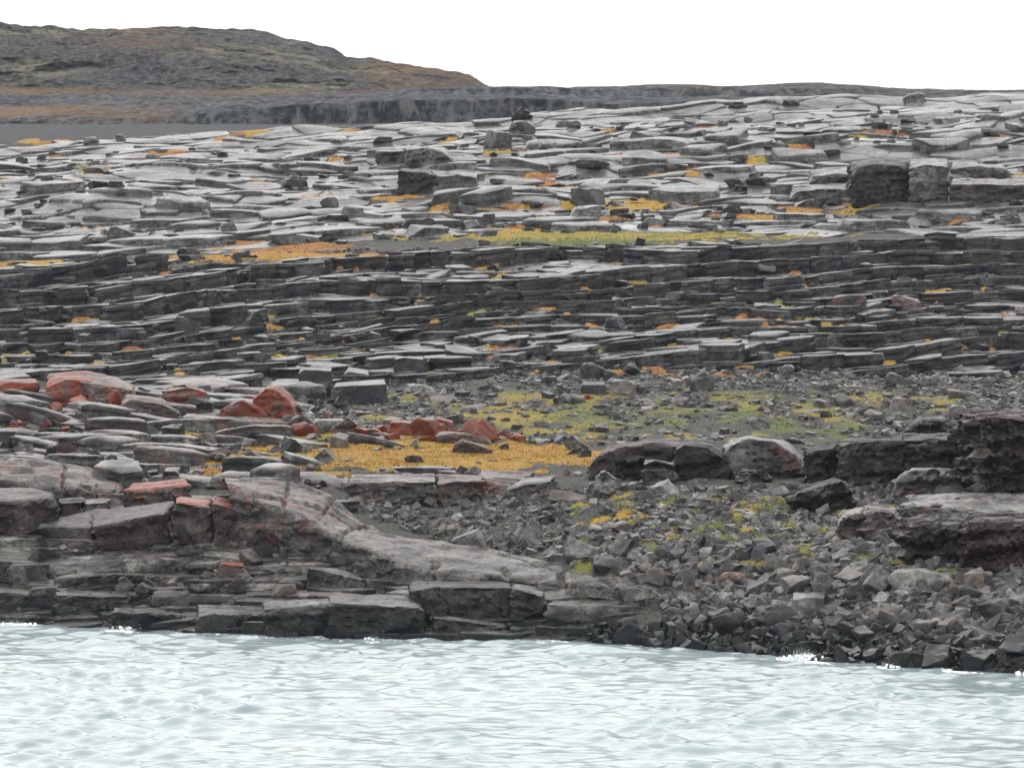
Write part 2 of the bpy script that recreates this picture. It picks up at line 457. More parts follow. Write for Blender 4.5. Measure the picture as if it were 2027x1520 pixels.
M_PLAIN = far_mat('gravel', [(.3, (.055, .057, .058)), (.7, (.09, .092, .092))], scale=.1)

def water_mat():
    m, t, b = new_mat('sea_water')
    g = nd(t, 'ShaderNodeNewGeometry'); P = g.outputs['Position']
    n1 = noise(t, P, .12, 4); n2 = noise(t, P, 1.25, 5, .6, (.9, .75, 1)); n3 = noise(t, P, 4.0, 4, .6, (.9, .7, 1))
    base = ramp(t, n1, [(.40, (.215, .275, .285)), (.60, (.275, .335, .34))])
    af = nd(t, 'ShaderNodeAttribute', attribute_name='foam')
    fm = ramp(t, math_(t, 'ADD', af.outputs['Fac'], math_(t, 'MULTIPLY', math_(t, 'SUBTRACT', n3, .5), 1.6)), [(.46, gray(0)), (.60, gray(1))])
    base = mix(t, fm, base, (.82, .86, .87))
    t.links.new(base, b.inputs['Base Color'])
    t.links.new(mix(t, fm, gray(.17), gray(.7)), b.inputs['Roughness'])
    b.inputs['IOR'].default_value = 1.33
    h = math_(t, 'ADD', math_(t, 'MULTIPLY', n2, .7), math_(t, 'MULTIPLY', n3, .25))
    bp = nd(t, 'ShaderNodeBump'); bp.inputs["Distance"].default_value = .075; bp.inputs['Strength'].default_value = .8
    t.links.new(h, bp.inputs['Height']); t.links.new(bp.outputs[0], b.inputs['Normal'])
    return m
M_SEA = water_mat()
M_FOAM, _t, _b = new_mat('sea_foam')
_b.inputs['Base Color'].default_value = (.86, .9, .91, 1); _b.inputs['Roughness'].default_value = .6

# ------------------------------------------------------------------ mesh helpers
def mesh_np(name, V, F, mat, smooth=True, attrs=None, fsmooth=None):
    """mesh from numpy arrays; F is (n,3) or (n,4) or a list of such arrays"""
    V = np.ascontiguousarray(V, np.float32)
    Fs = F if isinstance(F, list) else [F]
    Fs = [f for f in Fs if len(f)]
    loops = np.concatenate([f.ravel() for f in Fs]).astype(np.int32)
    sizes = np.concatenate([np.full(len(f), f.shape[1]) for f in Fs]).astype(np.int32)
    starts = np.concatenate([[0], np.cumsum(sizes)[:-1]]).astype(np.int32)
    me = bpy.data.meshes.new(name)
    me.vertices.add(len(V)); me.vertices.foreach_set('co', V.ravel())
    me.loops.add(len(loops)); me.loops.foreach_set('vertex_index', loops)
    me.polygons.add(len(sizes)); me.polygons.foreach_set('loop_start', starts); me.polygons.foreach_set('loop_total', sizes)
    me.update(calc_edges=True)
    me.polygons.foreach_set('use_smooth', np.full(len(sizes), smooth) if fsmooth is None else fsmooth)
    for k, a in (attrs or {}).items():
        me.attributes.new(k, 'FLOAT', 'POINT').data.foreach_set('value', np.ascontiguousarray(a, np.float32).ravel())
    me.materials.append(mat)
    me.validate()
    return me

def link(name, data, parent=None, loc=None, **props):
    o = bpy.data.objects.new(name, data)
    COL.objects.link(o)
    if parent is not None:
        o.parent = parent
    if loc is not None:
        o.location = loc
    for k, v in props.items():
        o[k] = v
    return o

def grid_faces(nr, nc):
    i = np.arange(nr * nc).reshape(nr, nc)
    return np.stack([i[:-1, :-1], i[:-1, 1:], i[1:, 1:], i[1:, :-1]], -1).reshape(-1, 4)

def cols(step, lo=-400, hi=2430, far=(-2200, 4200)):
    return np.concatenate([np.linspace(far[0], lo, 14)[:-1], np.arange(lo, hi, step), np.linspace(hi, far[1], 14)])

# ------------------------------------------------------------------ ground sheet
u = cols(7.0, -120, 2150)
d = np.concatenate([np.linspace(140, 184, 8)[:-1], np.arange(184, 320, .7), np.arange(320, 430, 1.2), np.arange(430, 560, 1.6), np.linspace(560, 645, 14)])
U, D = np.meshgrid(u, d)
X = (U - UC) / FPX * D; Y = D
Z = H(X, Y)
mo, tone = moss(U, HROW - FPX * (Z - CZ) / Y, X, Y)
rgh = fbm(X / 1.6, Y / 1.6, 5.0, 4)
Z = Z - (sstep(404, 412, Y) * .35 + sstep(312, 320, Y) * (1 - sstep(385, 392, Y)) * .15) * (1 - mo)
Z = Z + rgh * (.28 * (1 - .75 * mo)) * sstep(186, 200, Y) + .22 * mo * (Y < 400) + .12 * mo
g_me = mesh_np('ground', np.stack([X, Y, Z], -1).reshape(-1, 3), grid_faces(*X.shape), M_GROUND, True, {'moss': mo, 'tone': tone})
link('ground', g_me, kind='structure', label='stony ground of the rising rocky shore')

# ------------------------------------------------------------------ sea
u = cols(5.6, -130, 2160, (-3500, 5500))
d = np.concatenate([np.linspace(12, 85, 14)[:-1], np.arange(88, 226, .21)])
U, D = np.meshgrid(u, d)
X = (U - UC) / FPX * D; Y = D
Z = np.zeros_like(X)
wr = np.random.default_rng(5)
gust = .55 + .75 * sstep(-.35, .45, fbm(X / 9, Y / 14, 9.0, 3))
for k in range(64):                                                # short-crested wind chop over a low swell
    L = .95 * (3.6 / .95) ** (k / 63.0)
    a = math.radians(205 + wr.normal(0, 48))
    amp = .0034 * L * wr.uniform(.6, 1.3)
    ph = wr.uniform(0, 6.28) + 1.1 * fbm(X / (L * 3), Y / (L * 3), k * 3.3, 1)
    Z += amp * gust * np.sin(2 * math.pi / L * (math.sin(a) * X + math.cos(a) * Y) + ph)
Z = Z + 5.0 * np.clip(Z, 0, .2) ** 2 - 1.5 * np.clip(-Z, 0, .2) ** 2
for k in range(6):
    L = wr.uniform(5, 9); a = math.radians(200 + wr.normal(0, 15))
    Z += .012 * np.sin(2 * math.pi / L * (math.sin(a) * X + math.cos(a) * Y) + wr.uniform(0, 6.28) + fbm(X / 20, Y / 20, k * 3.3, 1))
for k in range(2600):                                              # single short steep wavelets
    y0 = math.sqrt(wr.uniform(90 ** 2, 214 ** 2)); u0 = wr.uniform(-120, 2150)
    sx, sy = wr.uniform(.35, 1.1), wr.uniform(.16, .36)
    h = wr.uniform(.25, 1.0) ** 2 * .15 * sy / .3
    sl = wr.normal(.1, .35)
    r0, r1 = np.searchsorted(d, y0 - 2.2), np.searchsorted(d, y0 + 2.2)
    c0, c1 = np.searchsorted(u, u0 - 3 * sx * FPX / y0), np.searchsorted(u, u0 + 3 * sx * FPX / y0)
    xx = X[r0:r1, c0:c1] - (u0 - UC) / FPX * y0; yy = Y[r0:r1, c0:c1] - y0 - sl * xx
    Z[r0:r1, c0:c1] += h * np.exp(-(xx / sx) ** 2) * (np.exp(-np.where(yy < 0, yy / (sy * .7), yy / (sy * 2.2)) ** 2) - .35 * np.exp(-((yy + 2 * sy) / (1.3 * sy)) ** 2))
Ds = np.interp(np.clip(U, CC[0], CC[-1]), CC, _Ds)
near = np.exp(-np.clip(Ds + 1.0 - Y, 0, 50) / 2.6)
foam = near * (.50 + .85 * fbm(X / 2.2, Y / 2.0, 14.0, 3))
for cu, dd, ru, rd, f in [(20, 1.2, 70, 2.0, 1.0), (235, 2.0, 45, 1.5, .75), (1175, 2.4, 60, 1.0, .8), (1590, 1.4, 60, 1.6, 1.0), (1760, .8, 40, .8, .8), (1900, .8, 50, .8, .8), (740, 1.0, 30, .8, .6), (500, 1.0, 200, .5, .5)]:
    foam = np.maximum(foam, f * np.exp(-((U - cu) / ru) ** 2 - ((Ds - dd - Y) / rd) ** 2))
Z += .35 * np.exp(-((U - 1170) / 75) ** 2 - ((Ds - 4 - Y) / 1.3) ** 2) + .3 * np.exp(-((U - 30) / 90) ** 2 - ((Ds - 2.5 - Y) / 1.5) ** 2) + .3 * np.exp(-((U - 200) / 60) ** 2 - ((Ds - 12 - Y) / 2.5) ** 2)
s_me = mesh_np('sea', np.stack([X, Y, Z], -1).reshape(-1, 3), grid_faces(*X.shape), M_SEA, True, {'foam': foam})
link('sea', s_me, kind='structure', label='pale choppy sea water below the rocky shore')

# ------------------------------------------------------------------ far land
def far_sheet(name, ulo, uhi, du, lines, dstep, mat, bumpf, label, mossf=None):
    """lines: list of (distance, [(column, row), ...])"""
    u = np.arange(ulo, uhi, du)
    Dl = [np.full(len(u), float(dd)) if np.isscalar(dd) else np.interp(u, *zip(*dd)) for dd, _ in lines]
    Zl = [zr(Dl[k], np.interp(u, *zip(*rows))) for k, (_, rows) in enumerate(lines)]
    RD, RZ = [], []
    for k in range(len(lines) - 1):
        n = max(2, int(dstep[k]))
        for j in range(n):
            RD.append(Dl[k] + (Dl[k + 1] - Dl[k]) * j / n); RZ.append(Zl[k] + (Zl[k + 1] - Zl[k]) * j / n)
    RD.append(Dl[-1]); RZ.append(Zl[-1])
    Y = np.array(RD); Z = np.array(RZ)
    X = (u[None, :] - UC) / FPX * Y
    X, Y, Z = bumpf(X, Y, Z)
    U2 = UC + FPX * X / Y; V2 = HROW - FPX * (Z - CZ) / Y
    mo = np.zeros_like(X) if mossf is None else mossf(U2, V2)
    cg = .5 + .9 * fbm((X - 1.3 * Z) / 34, Y / 60, Z / 16 + 3, 5) + .04
    me = mesh_np(name, np.stack([X, Y, Z], -1).reshape(-1, 3), grid_faces(*X.shape), mat, True, {'moss': mo, 'crag': cg})
    return link(name, me, kind='structure', label=label)

far_sheet('gravel_plain', -700, 1400, 10, [(600, [(0, 330), (1000, 300)]), (660, [(-700, 290), (500, 285), (1000, 265)]), (900, [(-700, 247), (0, 246), (1000, 246)]), (960, [(-700, 243), (1000, 244)])], (8, 40, 8), M_PLAIN,
          lambda X, Y, Z: (X, Y, Z + .25 * fbm(X / 9, Y / 9, 1.0, 3)), 'flat grey gravel plain below the dark rock bench')
TOPB = [(-700, 246), (60, 245), (130, 242), (200, 238), (300, 230), (400, 223), (500, 216), (600, 208), (700, 204), (800, 200), (950, 199), (1100, 200), (1230, 206), (1400, 206), (1600, 202), (1760, 200), (2800, 200)]
MIDC = [(-700, 222), (0, 222), (250, 215), (500, 203), (700, 196), (800, 193), (950, 190), (1100, 190), (1230, 194), (1400, 192), (1600, 188), (2800, 188)]
MIDT = [(-700, 221), (0, 221), (250, 213), (500, 200), (700, 189), (800, 183), (950, 176), (1100, 176), (1230, 180), (1400, 175), (1600, 173), (1760, 184), (2800, 186)]
SKYL = [(-700, 186), (0, 184), (500, 184), (800, 180), (900, 176), (968, 173), (1100, 174), (1230, 172), (1330, 168), (1450, 169), (1560, 166), (1700, 171), (1760, 179), (1900, 181), (2027, 181), (2800, 184)]
def bench_b(X, Y, Z):
    r = np.arange(Y.shape[0])[:, None]
    wall = ((r >= 3) & (r <= 22)) * 1.0
    pil = fbm(X / 7, 3.0, Z / 30, 3)
    Y = Y + wall * (5.0 * pil + 2.2 * np.abs(fbm(X / 2.5, 1.0, Z / 12, 2))) + (1 - wall) * 2 * pil
    w2 = ((r >= 46) & (r <= 60)) * 1.0
    Y = Y + w2 * 5 * fbm(X / 9, 8.0, Z / 20, 3)
    Z = Z + (.9 * fbm(X / 12, Y / 14, 2.0, 4) + 1.6 * np.clip(fbm(X / 16 + 4, Y / 22, 5.0, 4), 0, 1) * (1 - sstep(560, 800, UC + FPX * X / Y))) * (r > 18) + 1.1 * fbm(X / 30, 4.0, 1.0, 3) * (r > 18)
    return X, Y, Z
far_sheet('rock_bench', -700, 2800, 7, [(892, [(-700, 266), (2800, 262)]), (900, [(-700, 251), (2800, 250)]), (905, TOPB), (1010, MIDC), (1016, MIDT), (1180, SKYL), (1260, [(k, v + 14) for k, v in SKYL])], (3, 18, 25, 14, 40, 6), M_BENCH, bench_b,
          'dark stepped rock bench with vertical joints behind the slabs', lambda u_, v_: (1 - sstep(200, 420, u_)) * sstep(205, 216, v_) * .95 + .5 * np.exp(-((v_ - 186) / 6) ** 2) * (1 - sstep(500, 800, u_)) + .2 * sstep(1250, 1400, u_) * (v_ < 184))
HTOP = [(-700, 70), (-200, 40), (0, 46), (60, 54), (130, 57), (200, 60), (320, 55), (400, 57), (460, 64), (520, 68), (600, 85), (660, 105), (690, 119), (740, 121), (800, 132), (880, 141), (915, 148), (945, 162), (970, 178), (1010, 190)]
def hill_b(X, Y, Z):
    r = np.linspace(0, 1, Y.shape[0])[:, None]
    w = np.clip(r * 6, 0, 1)
    rid = 1 - np.abs(fbm((X + Z * .8) / 38, Y / 45, Z / 26, 5))
    n = fbm(X / 20, Y / 24, Z / 12, 5)
    crag = np.tanh(4 * (fbm((X - 1.3 * Z) / 34, Y / 60, Z / 16 + 3, 5) + .06))
    return X, Y + w * (n * 13 - (rid - .7) * 20 - crag * 6), Z + w * (n * 2.6 * (1 - sstep(.86, 1, r)) + 1.0 * n + 1.6 * fbm(X / 9, Y / 9, 6.0, 3))
def lerp_rows(a, b, f):
    ks = sorted(set([k for k, _ in a] + [k for k, _ in b]))
    return [(k, float(np.interp(k, *zip(*a)) * (1 - f) + np.interp(k, *zip(*b)) * f)) for k in ks]
HBOT = [(-700, 190), (0, 189), (500, 187), (800, 184), (1010, 192)]
far_sheet('hill', -500, 1012, 4.5, [(1130, [(-700, 205), (1010, 200)]), (1190, HBOT), (1290, lerp_rows(HBOT, HTOP, .5)), (1420, lerp_rows(HBOT, HTOP, .84)), (1560, HTOP), (1640, [(k, v + 22) for k, v in HTOP])], (6, 60, 60, 40, 10), M_HILL, hill_b,
          'rounded bare hill of grey rock and brown turf on the skyline', lambda u_, v_: .75 * np.exp(-((v_ - 182) / 7) ** 2) + .55 * sstep(690, 760, u_) + .4 * np.exp(-((v_ - 75) / 22) ** 2 - ((u_ - 270) / 120) ** 2))

def shore_row(u_):
    return np.interp(u_, CC, _sh)

# ------------------------------------------------------------------ bedrock cells (slabs, ledges, humps)
def clip_poly(poly, nx, ny, c):
    """keep the part of a convex polygon where nx*x + ny*y <= c"""
    out = []
    n = len(poly)
    for i in range(n):
        a, b = poly[i], poly[(i + 1) % n]
        da, db = nx * a[0] + ny * a[1] - c, nx * b[0] + ny * b[1] - c
        if da <= 0:
            out.append(a)
        if da * db < 0:
            s = da / (da - db)
            out.append((a[0] + (b[0] - a[0]) * s, a[1] + (b[1] - a[1]) * s))
    return out

def voronoi(pts, ax, ay, reach):
    """cells of pts in the stretched plane (x*ax, y*ay)"""
    Q = pts * np.array([ax, ay])
    for i in range(len(Q)):
        d2 = ((Q - Q[i]) ** 2).sum(1)
        near = np.argsort(d2)[1:22]
        R = reach
        poly = [(Q[i][0] - R, Q[i][1] - R), (Q[i][0] + R, Q[i][1] - R), (Q[i][0] + R, Q[i][1] + R), (Q[i][0] - R, Q[i][1] + R)]
        for j in near:
            n = Q[j] - Q[i]
            c = (n * (Q[i] + Q[j]) / 2).sum()
            poly = clip_poly(poly, n[0], n[1], c)
            if len(poly) < 3:
                break
        yield i, (np.array(poly) / np.array([ax, ay]) if len(poly) >= 3 else None)

def outline(poly, seg, jit, seed):
    """subdivide a polygon's edges and roughen them"""
    pts = []
    n = len(poly)
    for k in range(n):
        a, b = poly[k], poly[(k + 1) % n]
        L = np.hypot(*(b - a))
        m = max(1, int(round(L / seg)))
        for j in range(m):
            pts.append(a + (b - a) * j / m)
    P = np.array(pts)
    c = P.mean(0)
    dirs = P - c
    rr = 1 + jit * fbm(P[:, 0] / (seg * 2.2), P[:, 1] / (seg * 2.2), seed, 2)
    return c + dirs * rr[:, None], c

def cell_mesh(name, poly, topf, mat, seg=.9, jit=.16, rings=((0, 0), (.06, .03), (.3, .0), (.62, .0)), drop=2.4, batter=.05, seed=0.0, rim=.18, smooth_side=False, sides_z=(.7, .3), lay_amp=.10):
    """a block of bedrock: rough outline, battered sides, rim, curved top given by topf(x, y)"""
    P, c = outline(poly, seg, jit, seed)
    n = len(P)
    if n < 4:
        return None
    area = .5 * abs(np.sum(P[:, 0] * np.roll(P[:, 1], -1) - np.roll(P[:, 0], -1) * P[:, 1]))
    sc = math.sqrt(max(area, .01))
    V = []
    z0 = topf(P[:, 0], P[:, 1])
    und = .5 + .5 * fbm(P[:, 0] / 1.3, P[:, 1] / 1.3, seed + 5, 2)
    bot = c + (P - c) * (1 + batter * 1.2)
    V.append(np.column_stack([bot, z0 - drop]))
    nside = 2
    for fz in sides_z:
        lay = np.tanh(3.5 * fbm(P[:, 0] / 2.5, P[:, 1] / 2.5, seed + fz * 9.7, 2))
        q = c + (P - c) * (1 + batter * fz + lay_amp / max(sc, .8) * lay)[:, None]
        V.append(np.column_stack([q, z0 - rim - fz - .05 * und]))
        nside += 1
    V.append(np.column_stack([P, z0 - rim]))
    for t_, dz in rings[1:]:
        q = c + (P - c) * (1 - t_)
        V.append(np.column_stack([q, topf(q[:, 0], q[:, 1]) - dz * rim]))
    m = len(V)
    V = np.concatenate(V + [np.array([[c[0], c[1], float(topf(np.array([c[0]]), np.array([c[1]]))[0])]])])
    idx = np.arange(n); nx_ = (idx + 1) % n
    q = [np.stack([k * n + idx, k * n + nx_, (k + 1) * n + nx_, (k + 1) * n + idx], -1) for k in range(m - 1)]
    nside = nside - 1; sides = np.concatenate(q[:nside]); tops = np.concatenate(q[nside:])
    tri = np.stack([(m - 1) * n + idx, (m - 1) * n + nx_, np.full(n, m * n)], -1)
    sgn = np.sum(P[:, 0] * np.roll(P[:, 1], -1) - np.roll(P[:, 0], -1) * P[:, 1])
    if sgn < 0:
        sides, tops, tri = sides[:, ::-1], tops[:, ::-1], tri[:, ::-1]
    return V, np.concatenate([sides, tops]), tri, np.concatenate([np.full(len(sides), smooth_side), np.ones(len(tops), bool), np.ones(len(tri), bool)])

def emit_cells(root, part, items, mat, keep=300):
    """the pieces that show largest become parts of root, the rest one part of kind stuff"""
    items.sort(key=lambda it: -it[0])
    for w_, V, Q, T, fs in items[:keep]:
        o = V[:, :].mean(0)
        link(part, mesh_np(part, V - o, [Q, T], mat, fsmooth=fs), root, o)
    rest = items[keep:]
    if rest:
        off, VV, QQ, TT, FQ, FT, tn = 0, [], [], [], [], [], []
        for w_, V, Q, T, fs in rest:
            VV.append(V); QQ.append(Q + off); TT.append(T + off); FQ.append(fs[:len(Q)]); FT.append(fs[len(Q):]); off += len(V)
            tn.append(np.full(len(V), random.random()))
        link('small_' + part, mesh_np('small_' + part, np.concatenate(VV), [np.concatenate(QQ), np.concatenate(TT)], mat, fsmooth=np.concatenate(FQ + FT), attrs={'tint': np.concatenate(tn)}), root, kind='stuff')

def seen(c, z, m=60):
    u_, v_ = px(c[0], c[1], z)
    return -m < u_ < 2027 + m

def scatter(n, xr, yr, mind, ax, ay, rs):
    """blue-noise-like points in a fan between distances yr"""
    pts = []
    grid = {}
    tries = 0
    while len(pts) < n and tries < n * 30:
        tries += 1
        y = rs.uniform(*yr)
        x = rs.uniform(-1, 1) * xr * y
        q = (x * ax, y * ay)
        md = mind * (1.7 if rs.random() < .35 else .5 + .6 * rs.random())
        k = (int(q[0] // mind), int(q[1] // mind))
        ok = True
        for i in (-2, -1, 0, 1, 2):
            for j in (-2, -1, 0, 1, 2):
                for p in grid.get((k[0] + i, k[1] + j), ()):
                    if (p[0] - q[0]) ** 2 + (p[1] - q[1]) ** 2 < md * md:
                        ok = False
        if ok:
            pts.append((x, y)); grid.setdefault(k, []).append(q)
    return np.array(pts)

# 1. the ice-smoothed plateau above the terraces
plateau = link('bedrock_plateau', None, loc=(0, 470, 30), kind='structure', label='wet ice-smoothed grey bedrock plateau below the skyline')
plateau_inv = np.array([0, 470, 30.])
rs = np.random.default_rng(3)
pts = scatter(1300, .172, (397, 562), 3.9, .5, 1.0, rs)
items = []
for i, poly in voronoi(pts, .55, 1.0, 9.0):
    if poly is None:
        continue
    cx, cy = pts[i]
    hz = float(H(np.array([cx]), np.array([cy]))[0])
    uu, vv = px(cx, cy, hz)
    if cy < np.interp(uu, CC, _LD[8]) - (2 if uu < 1500 else 11) or abs(uu - UC) > 1130:
        continue
    de = [moss_at(cx, cy)]
    if de[0] > .75 and rs.random() < .93:
        continue
    q_ = rs.random()
    off = rs.normal(.10, .08) if q_ < .54 else (rs.uniform(.25, .7) if q_ < .84 else rs.uniform(.6, 1.5))
    if cy > 512: off = min(off, rs.uniform(.15, .5))
    if de[0] > .3:
        off = rs.uniform(.1, .45)
    a, b = (rs.normal(0.0, .012), rs.normal(-.01, .02)) if off < .25 else (rs.normal(0.0, .04), rs.normal(-.03, .05))
    cur = rs.uniform(.001, .006) if off < .25 else rs.uniform(.004, .020)
    def topf(x, y, a=a, b=b, off=off, cx=cx, cy=cy, cur=cur, i=i):
        return H(x, y) + off + a * (x - cx) + b * (y - cy) - cur * ((x - cx) ** 2 * .35 + (y - cy) ** 2) + .08 * fbm(x / 2.6, y / 1.6, i * .37, 2)
    shr = 1 - rs.uniform(-.045, .008)
    c = poly.mean(0)
    r = cell_mesh('rock_slab', c + (poly - c) * shr, topf, M_SLAB, seg=1.15, jit=.10, seed=i * 1.7, rim=rs.uniform(.03, .10) if off < .25 else rs.uniform(.06, .28), lay_amp=.16, sides_z=(.7, .3), rings=((0, 0), (.04, .4), (.13, .08), (.45, 0)))
    if r is None:
        continue
    V, Q, T, fs = r
    items.append((np.ptp(V[:, 0]) * (1 if seen(c, hz) else .01), V - plateau_inv, Q, T, fs))
emit_cells(plateau, 'rock_slab', items, M_SLAB)

# 2. the stepped terraces: strata that climb to the right, broken into blocks
terr = link('bedrock_terraces', None, loc=(0, 350, 15), kind='structure', label='dark stepped bedrock terraces broken into long blocks')
terr_inv = np.array([0, 350, 15.])
rs = np.random.default_rng(8)
items = []
BEDS = np.cumsum(rs.choice([.6, .95, 1.3, 1.7, 2.2], 90, p=[.16, .26, .26, .20, .12])) - 20.0     # bed tops, beds of uneven thickness
def bed(x, y):
    return .060 * x - .00030 * x * x + .030 * (y - 350) - .00025 * x * (y - 350) + 1.2 * fbm(np.asarray(x) / 24, np.asarray(y) / 24, 61.0, 2) + .22 * fbm(np.asarray(x) / 7, np.asarray(y) / 9, 67.0, 2)
pts = scatter(1750, .168, (303, 398), 2.45, .72, 1.0, rs)
for i, poly in voronoi(pts, .72, 1.0, 5.4):
    if poly is None:
        continue
    cx, cy = pts[i]
    hz = float(H(np.array([cx]), np.array([cy]))[0])
    uu, vv = px(cx, cy, hz)
    if abs(uu - UC) > 1090 or not (np.interp(uu, CC, _LD[6]) - (9 if uu < 650 else 3) < cy < np.interp(uu, CC, _LD[7]) + (1 if uu < 1550 else 6)):
        continue
    de = moss_at(cx, cy)
    if (de > .8 and rs.random() < .85) or rs.random() < .03:
        continue
    b0 = float(bed(np.array([cx]), np.array([cy]))[0])
    hi_ = np.interp(uu, CC, _LD[7])
    k = int(np.searchsorted(BEDS, hz - b0 + rs.normal(-.02, .16) - (.55 if cy > hi_ - 6 else 0)))
    lvl = float(BEDS[k]) + rs.normal(0, .09)
    if lvl > hz - b0 + 2.0: lvl = hz - b0 + rs.uniform(.8, 1.6)
    if cy > hi_ - 6: lvl = min(lvl, hz - b0 + .25)
    q_ = rs.random()
    ta, tb = rs.normal(0, .020), rs.normal(0, .022)
    if q_ < .17:                                                   # a block shifted or tilted out of its bed
        lvl += rs.uniform(-.3, .5); ta, tb = rs.normal(.02, .07), rs.normal(0, .08)
    def topf(x_, y_, lvl=lvl, ta=ta, tb=tb, cx=cx, cy=cy, i=i):
        return bed(x_, y_) + lvl + ta * (x_ - cx) + tb * (y_ - cy) + .10 * fbm(x_ / 1.7, y_ / 1.3, i * .71, 3)
    c = poly.mean(0)
    r = cell_mesh('ledge_block', c + (poly - c) * (1 - rs.uniform(-.04, .012)), topf, M_TERR, seg=.75, jit=.09, seed=i * 2.3, rim=rs.uniform(.03, .11), drop=3.2, batter=.0, sides_z=(1.5, .95, .60, .54, .28), lay_amp=.17, rings=((0, 0), (.05, .25), (.4, 0)))
    if r is not None:
        V, Q, T, fs = r
        items.append((np.ptp(V[:, 0]), V - terr_inv, Q, T, fs))
emit_cells(terr, 'ledge_block', items, M_TERR)

# 3. humps of bedrock round the lower meadow
hump = link('bedrock_humps', None, loc=(-35, 260, 8), kind='structure', label='low rounded grey bedrock humps beside the orange meadow')
hump_inv = np.array([-35, 260, 8.])
rs = np.random.default_rng(21)
items = []
pts = scatter(600, .165, (238, 300), 2.15, .5, 1.0, rs)
for i, poly in voronoi(pts, .5, 1.0, 5.0):
    if poly is None:
        continue
    cx, cy = pts[i]
    hz = float(H(np.array([cx]), np.array([cy]))[0])
    uu, vv = px(cx, cy, hz)
    if not (uu < 640 and 785 < vv < 965) and not (560 < uu < 800 and 855 < vv < 950) and not (uu < 1000 and 925 < vv < 965 and uu > 560):
        continue
    de = [moss_at(cx, cy)]
    if de[0] > .6 and rs.random() < .9:
        continue
    if uu > 560 and rs.random() < .45:
        continue
    a, b = rs.normal(-.06, .09), rs.normal(-.03, .10)
    off = (rs.uniform(.0, .55) if rs.random() < .55 else rs.uniform(.6, 1.5)) if uu < 600 else rs.uniform(.15, .45)
    cur = rs.uniform(.015, .09)
    def topf(x, y, a=a, b=b, off=off, cx=cx, cy=cy, cur=cur, i=i):
        return H(x, y) + off + a * (x - cx) + b * (y - cy) - cur * ((x - cx) ** 2 * .3 + (y - cy) ** 2) + .12 * fbm(x / 1.2, y / 1.0, i * .37, 3)
    c = poly.mean(0)
    r = cell_mesh('rock_hump', c + (poly - c) * (1 - rs.uniform(.0, .08)), topf, M_HUMP, seg=.5, jit=.16, seed=i * 1.7, lay_amp=.14, sides_z=(.9, .5, .25), rim=rs.uniform(.05, .2), drop=1.6, rings=((0, 0), (.09, .45), (.3, .05), (.62, 0)))
    if r is not None:
        V, Q, T, fs = r
        items.append((np.ptp(V[:, 0]) * (1 if seen(c, hz) else .01), V - hump_inv, Q, T, fs))
emit_cells(hump, 'rock_hump', items, M_HUMP)

# 4. thin sheets of bedrock on the left shore
sheet = link('bedrock_shore', None, loc=(-20, 225, 3), kind='structure', label='thin brown-grey bedrock sheets of the left shore')
sheet_inv = np.array([-20, 225, 3.])
rs = np.random.default_rng(31)
items = []
pts = scatter(900, .165, (203, 247), 1.25, .32, 1.0, rs)
for i, poly in voronoi(pts, .32, 1.0, 3.2):
    if poly is None:
        continue
    cx, cy = pts[i]
    hz = float(H(np.array([cx]), np.array([cy]))[0])
    uu, vv = px(cx, cy, hz)
    if not (-60 < uu < 1240 and vv > 985 and vv < shore_row(uu) + 4) or (uu > 1000 and vv < 1120) or (uu > 660 and vv < 1040 + (uu - 660) * .28):
        continue
    a, b = rs.normal(-.01, .025), rs.normal(.0, .05)
    off = rs.uniform(-.05, .32) if rs.random() < .75 else rs.uniform(.3, .65)
    def topf(x, y, a=a, b=b, off=off, cx=cx, cy=cy, i=i, hz=hz):
        return .5 * (H(x, y) + hz) + off + a * (x - cx) + b * (y - cy) + .09 * fbm(x / 1.4, y / .9, i * .37, 3)
    c = poly.mean(0)
    r = cell_mesh('rock_sheet', c + (poly - c) * (1 - rs.uniform(-.02, .05)), topf, M_SHORE, seg=.42, jit=.14, seed=i * 1.7, lay_amp=.12, sides_z=(.7, .42, .2), rim=rs.uniform(.03, .10), drop=1.5, rings=((0, 0), (.06, .3), (.3, .0), (.62, 0)))
    if r is not None:
        V, Q, T, fs = r
        items.append((np.ptp(V[:, 0]) * (1 if seen(c, hz) else .01), V - sheet_inv, Q, T, fs))
emit_cells(sheet, 'rock_sheet', items, M_SHORE)

# ------------------------------------------------------------------ rocks modelled one by one
def hull_arrays(P):
    bm = bmesh.new()
    for p in P:
        bm.verts.new(p)
    r = bmesh.ops.convex_hull(bm, input=bm.verts)
    bmesh.ops.delete(bm, geom=[v for v in bm.verts if not v.link_faces], context='VERTS')
    return bm

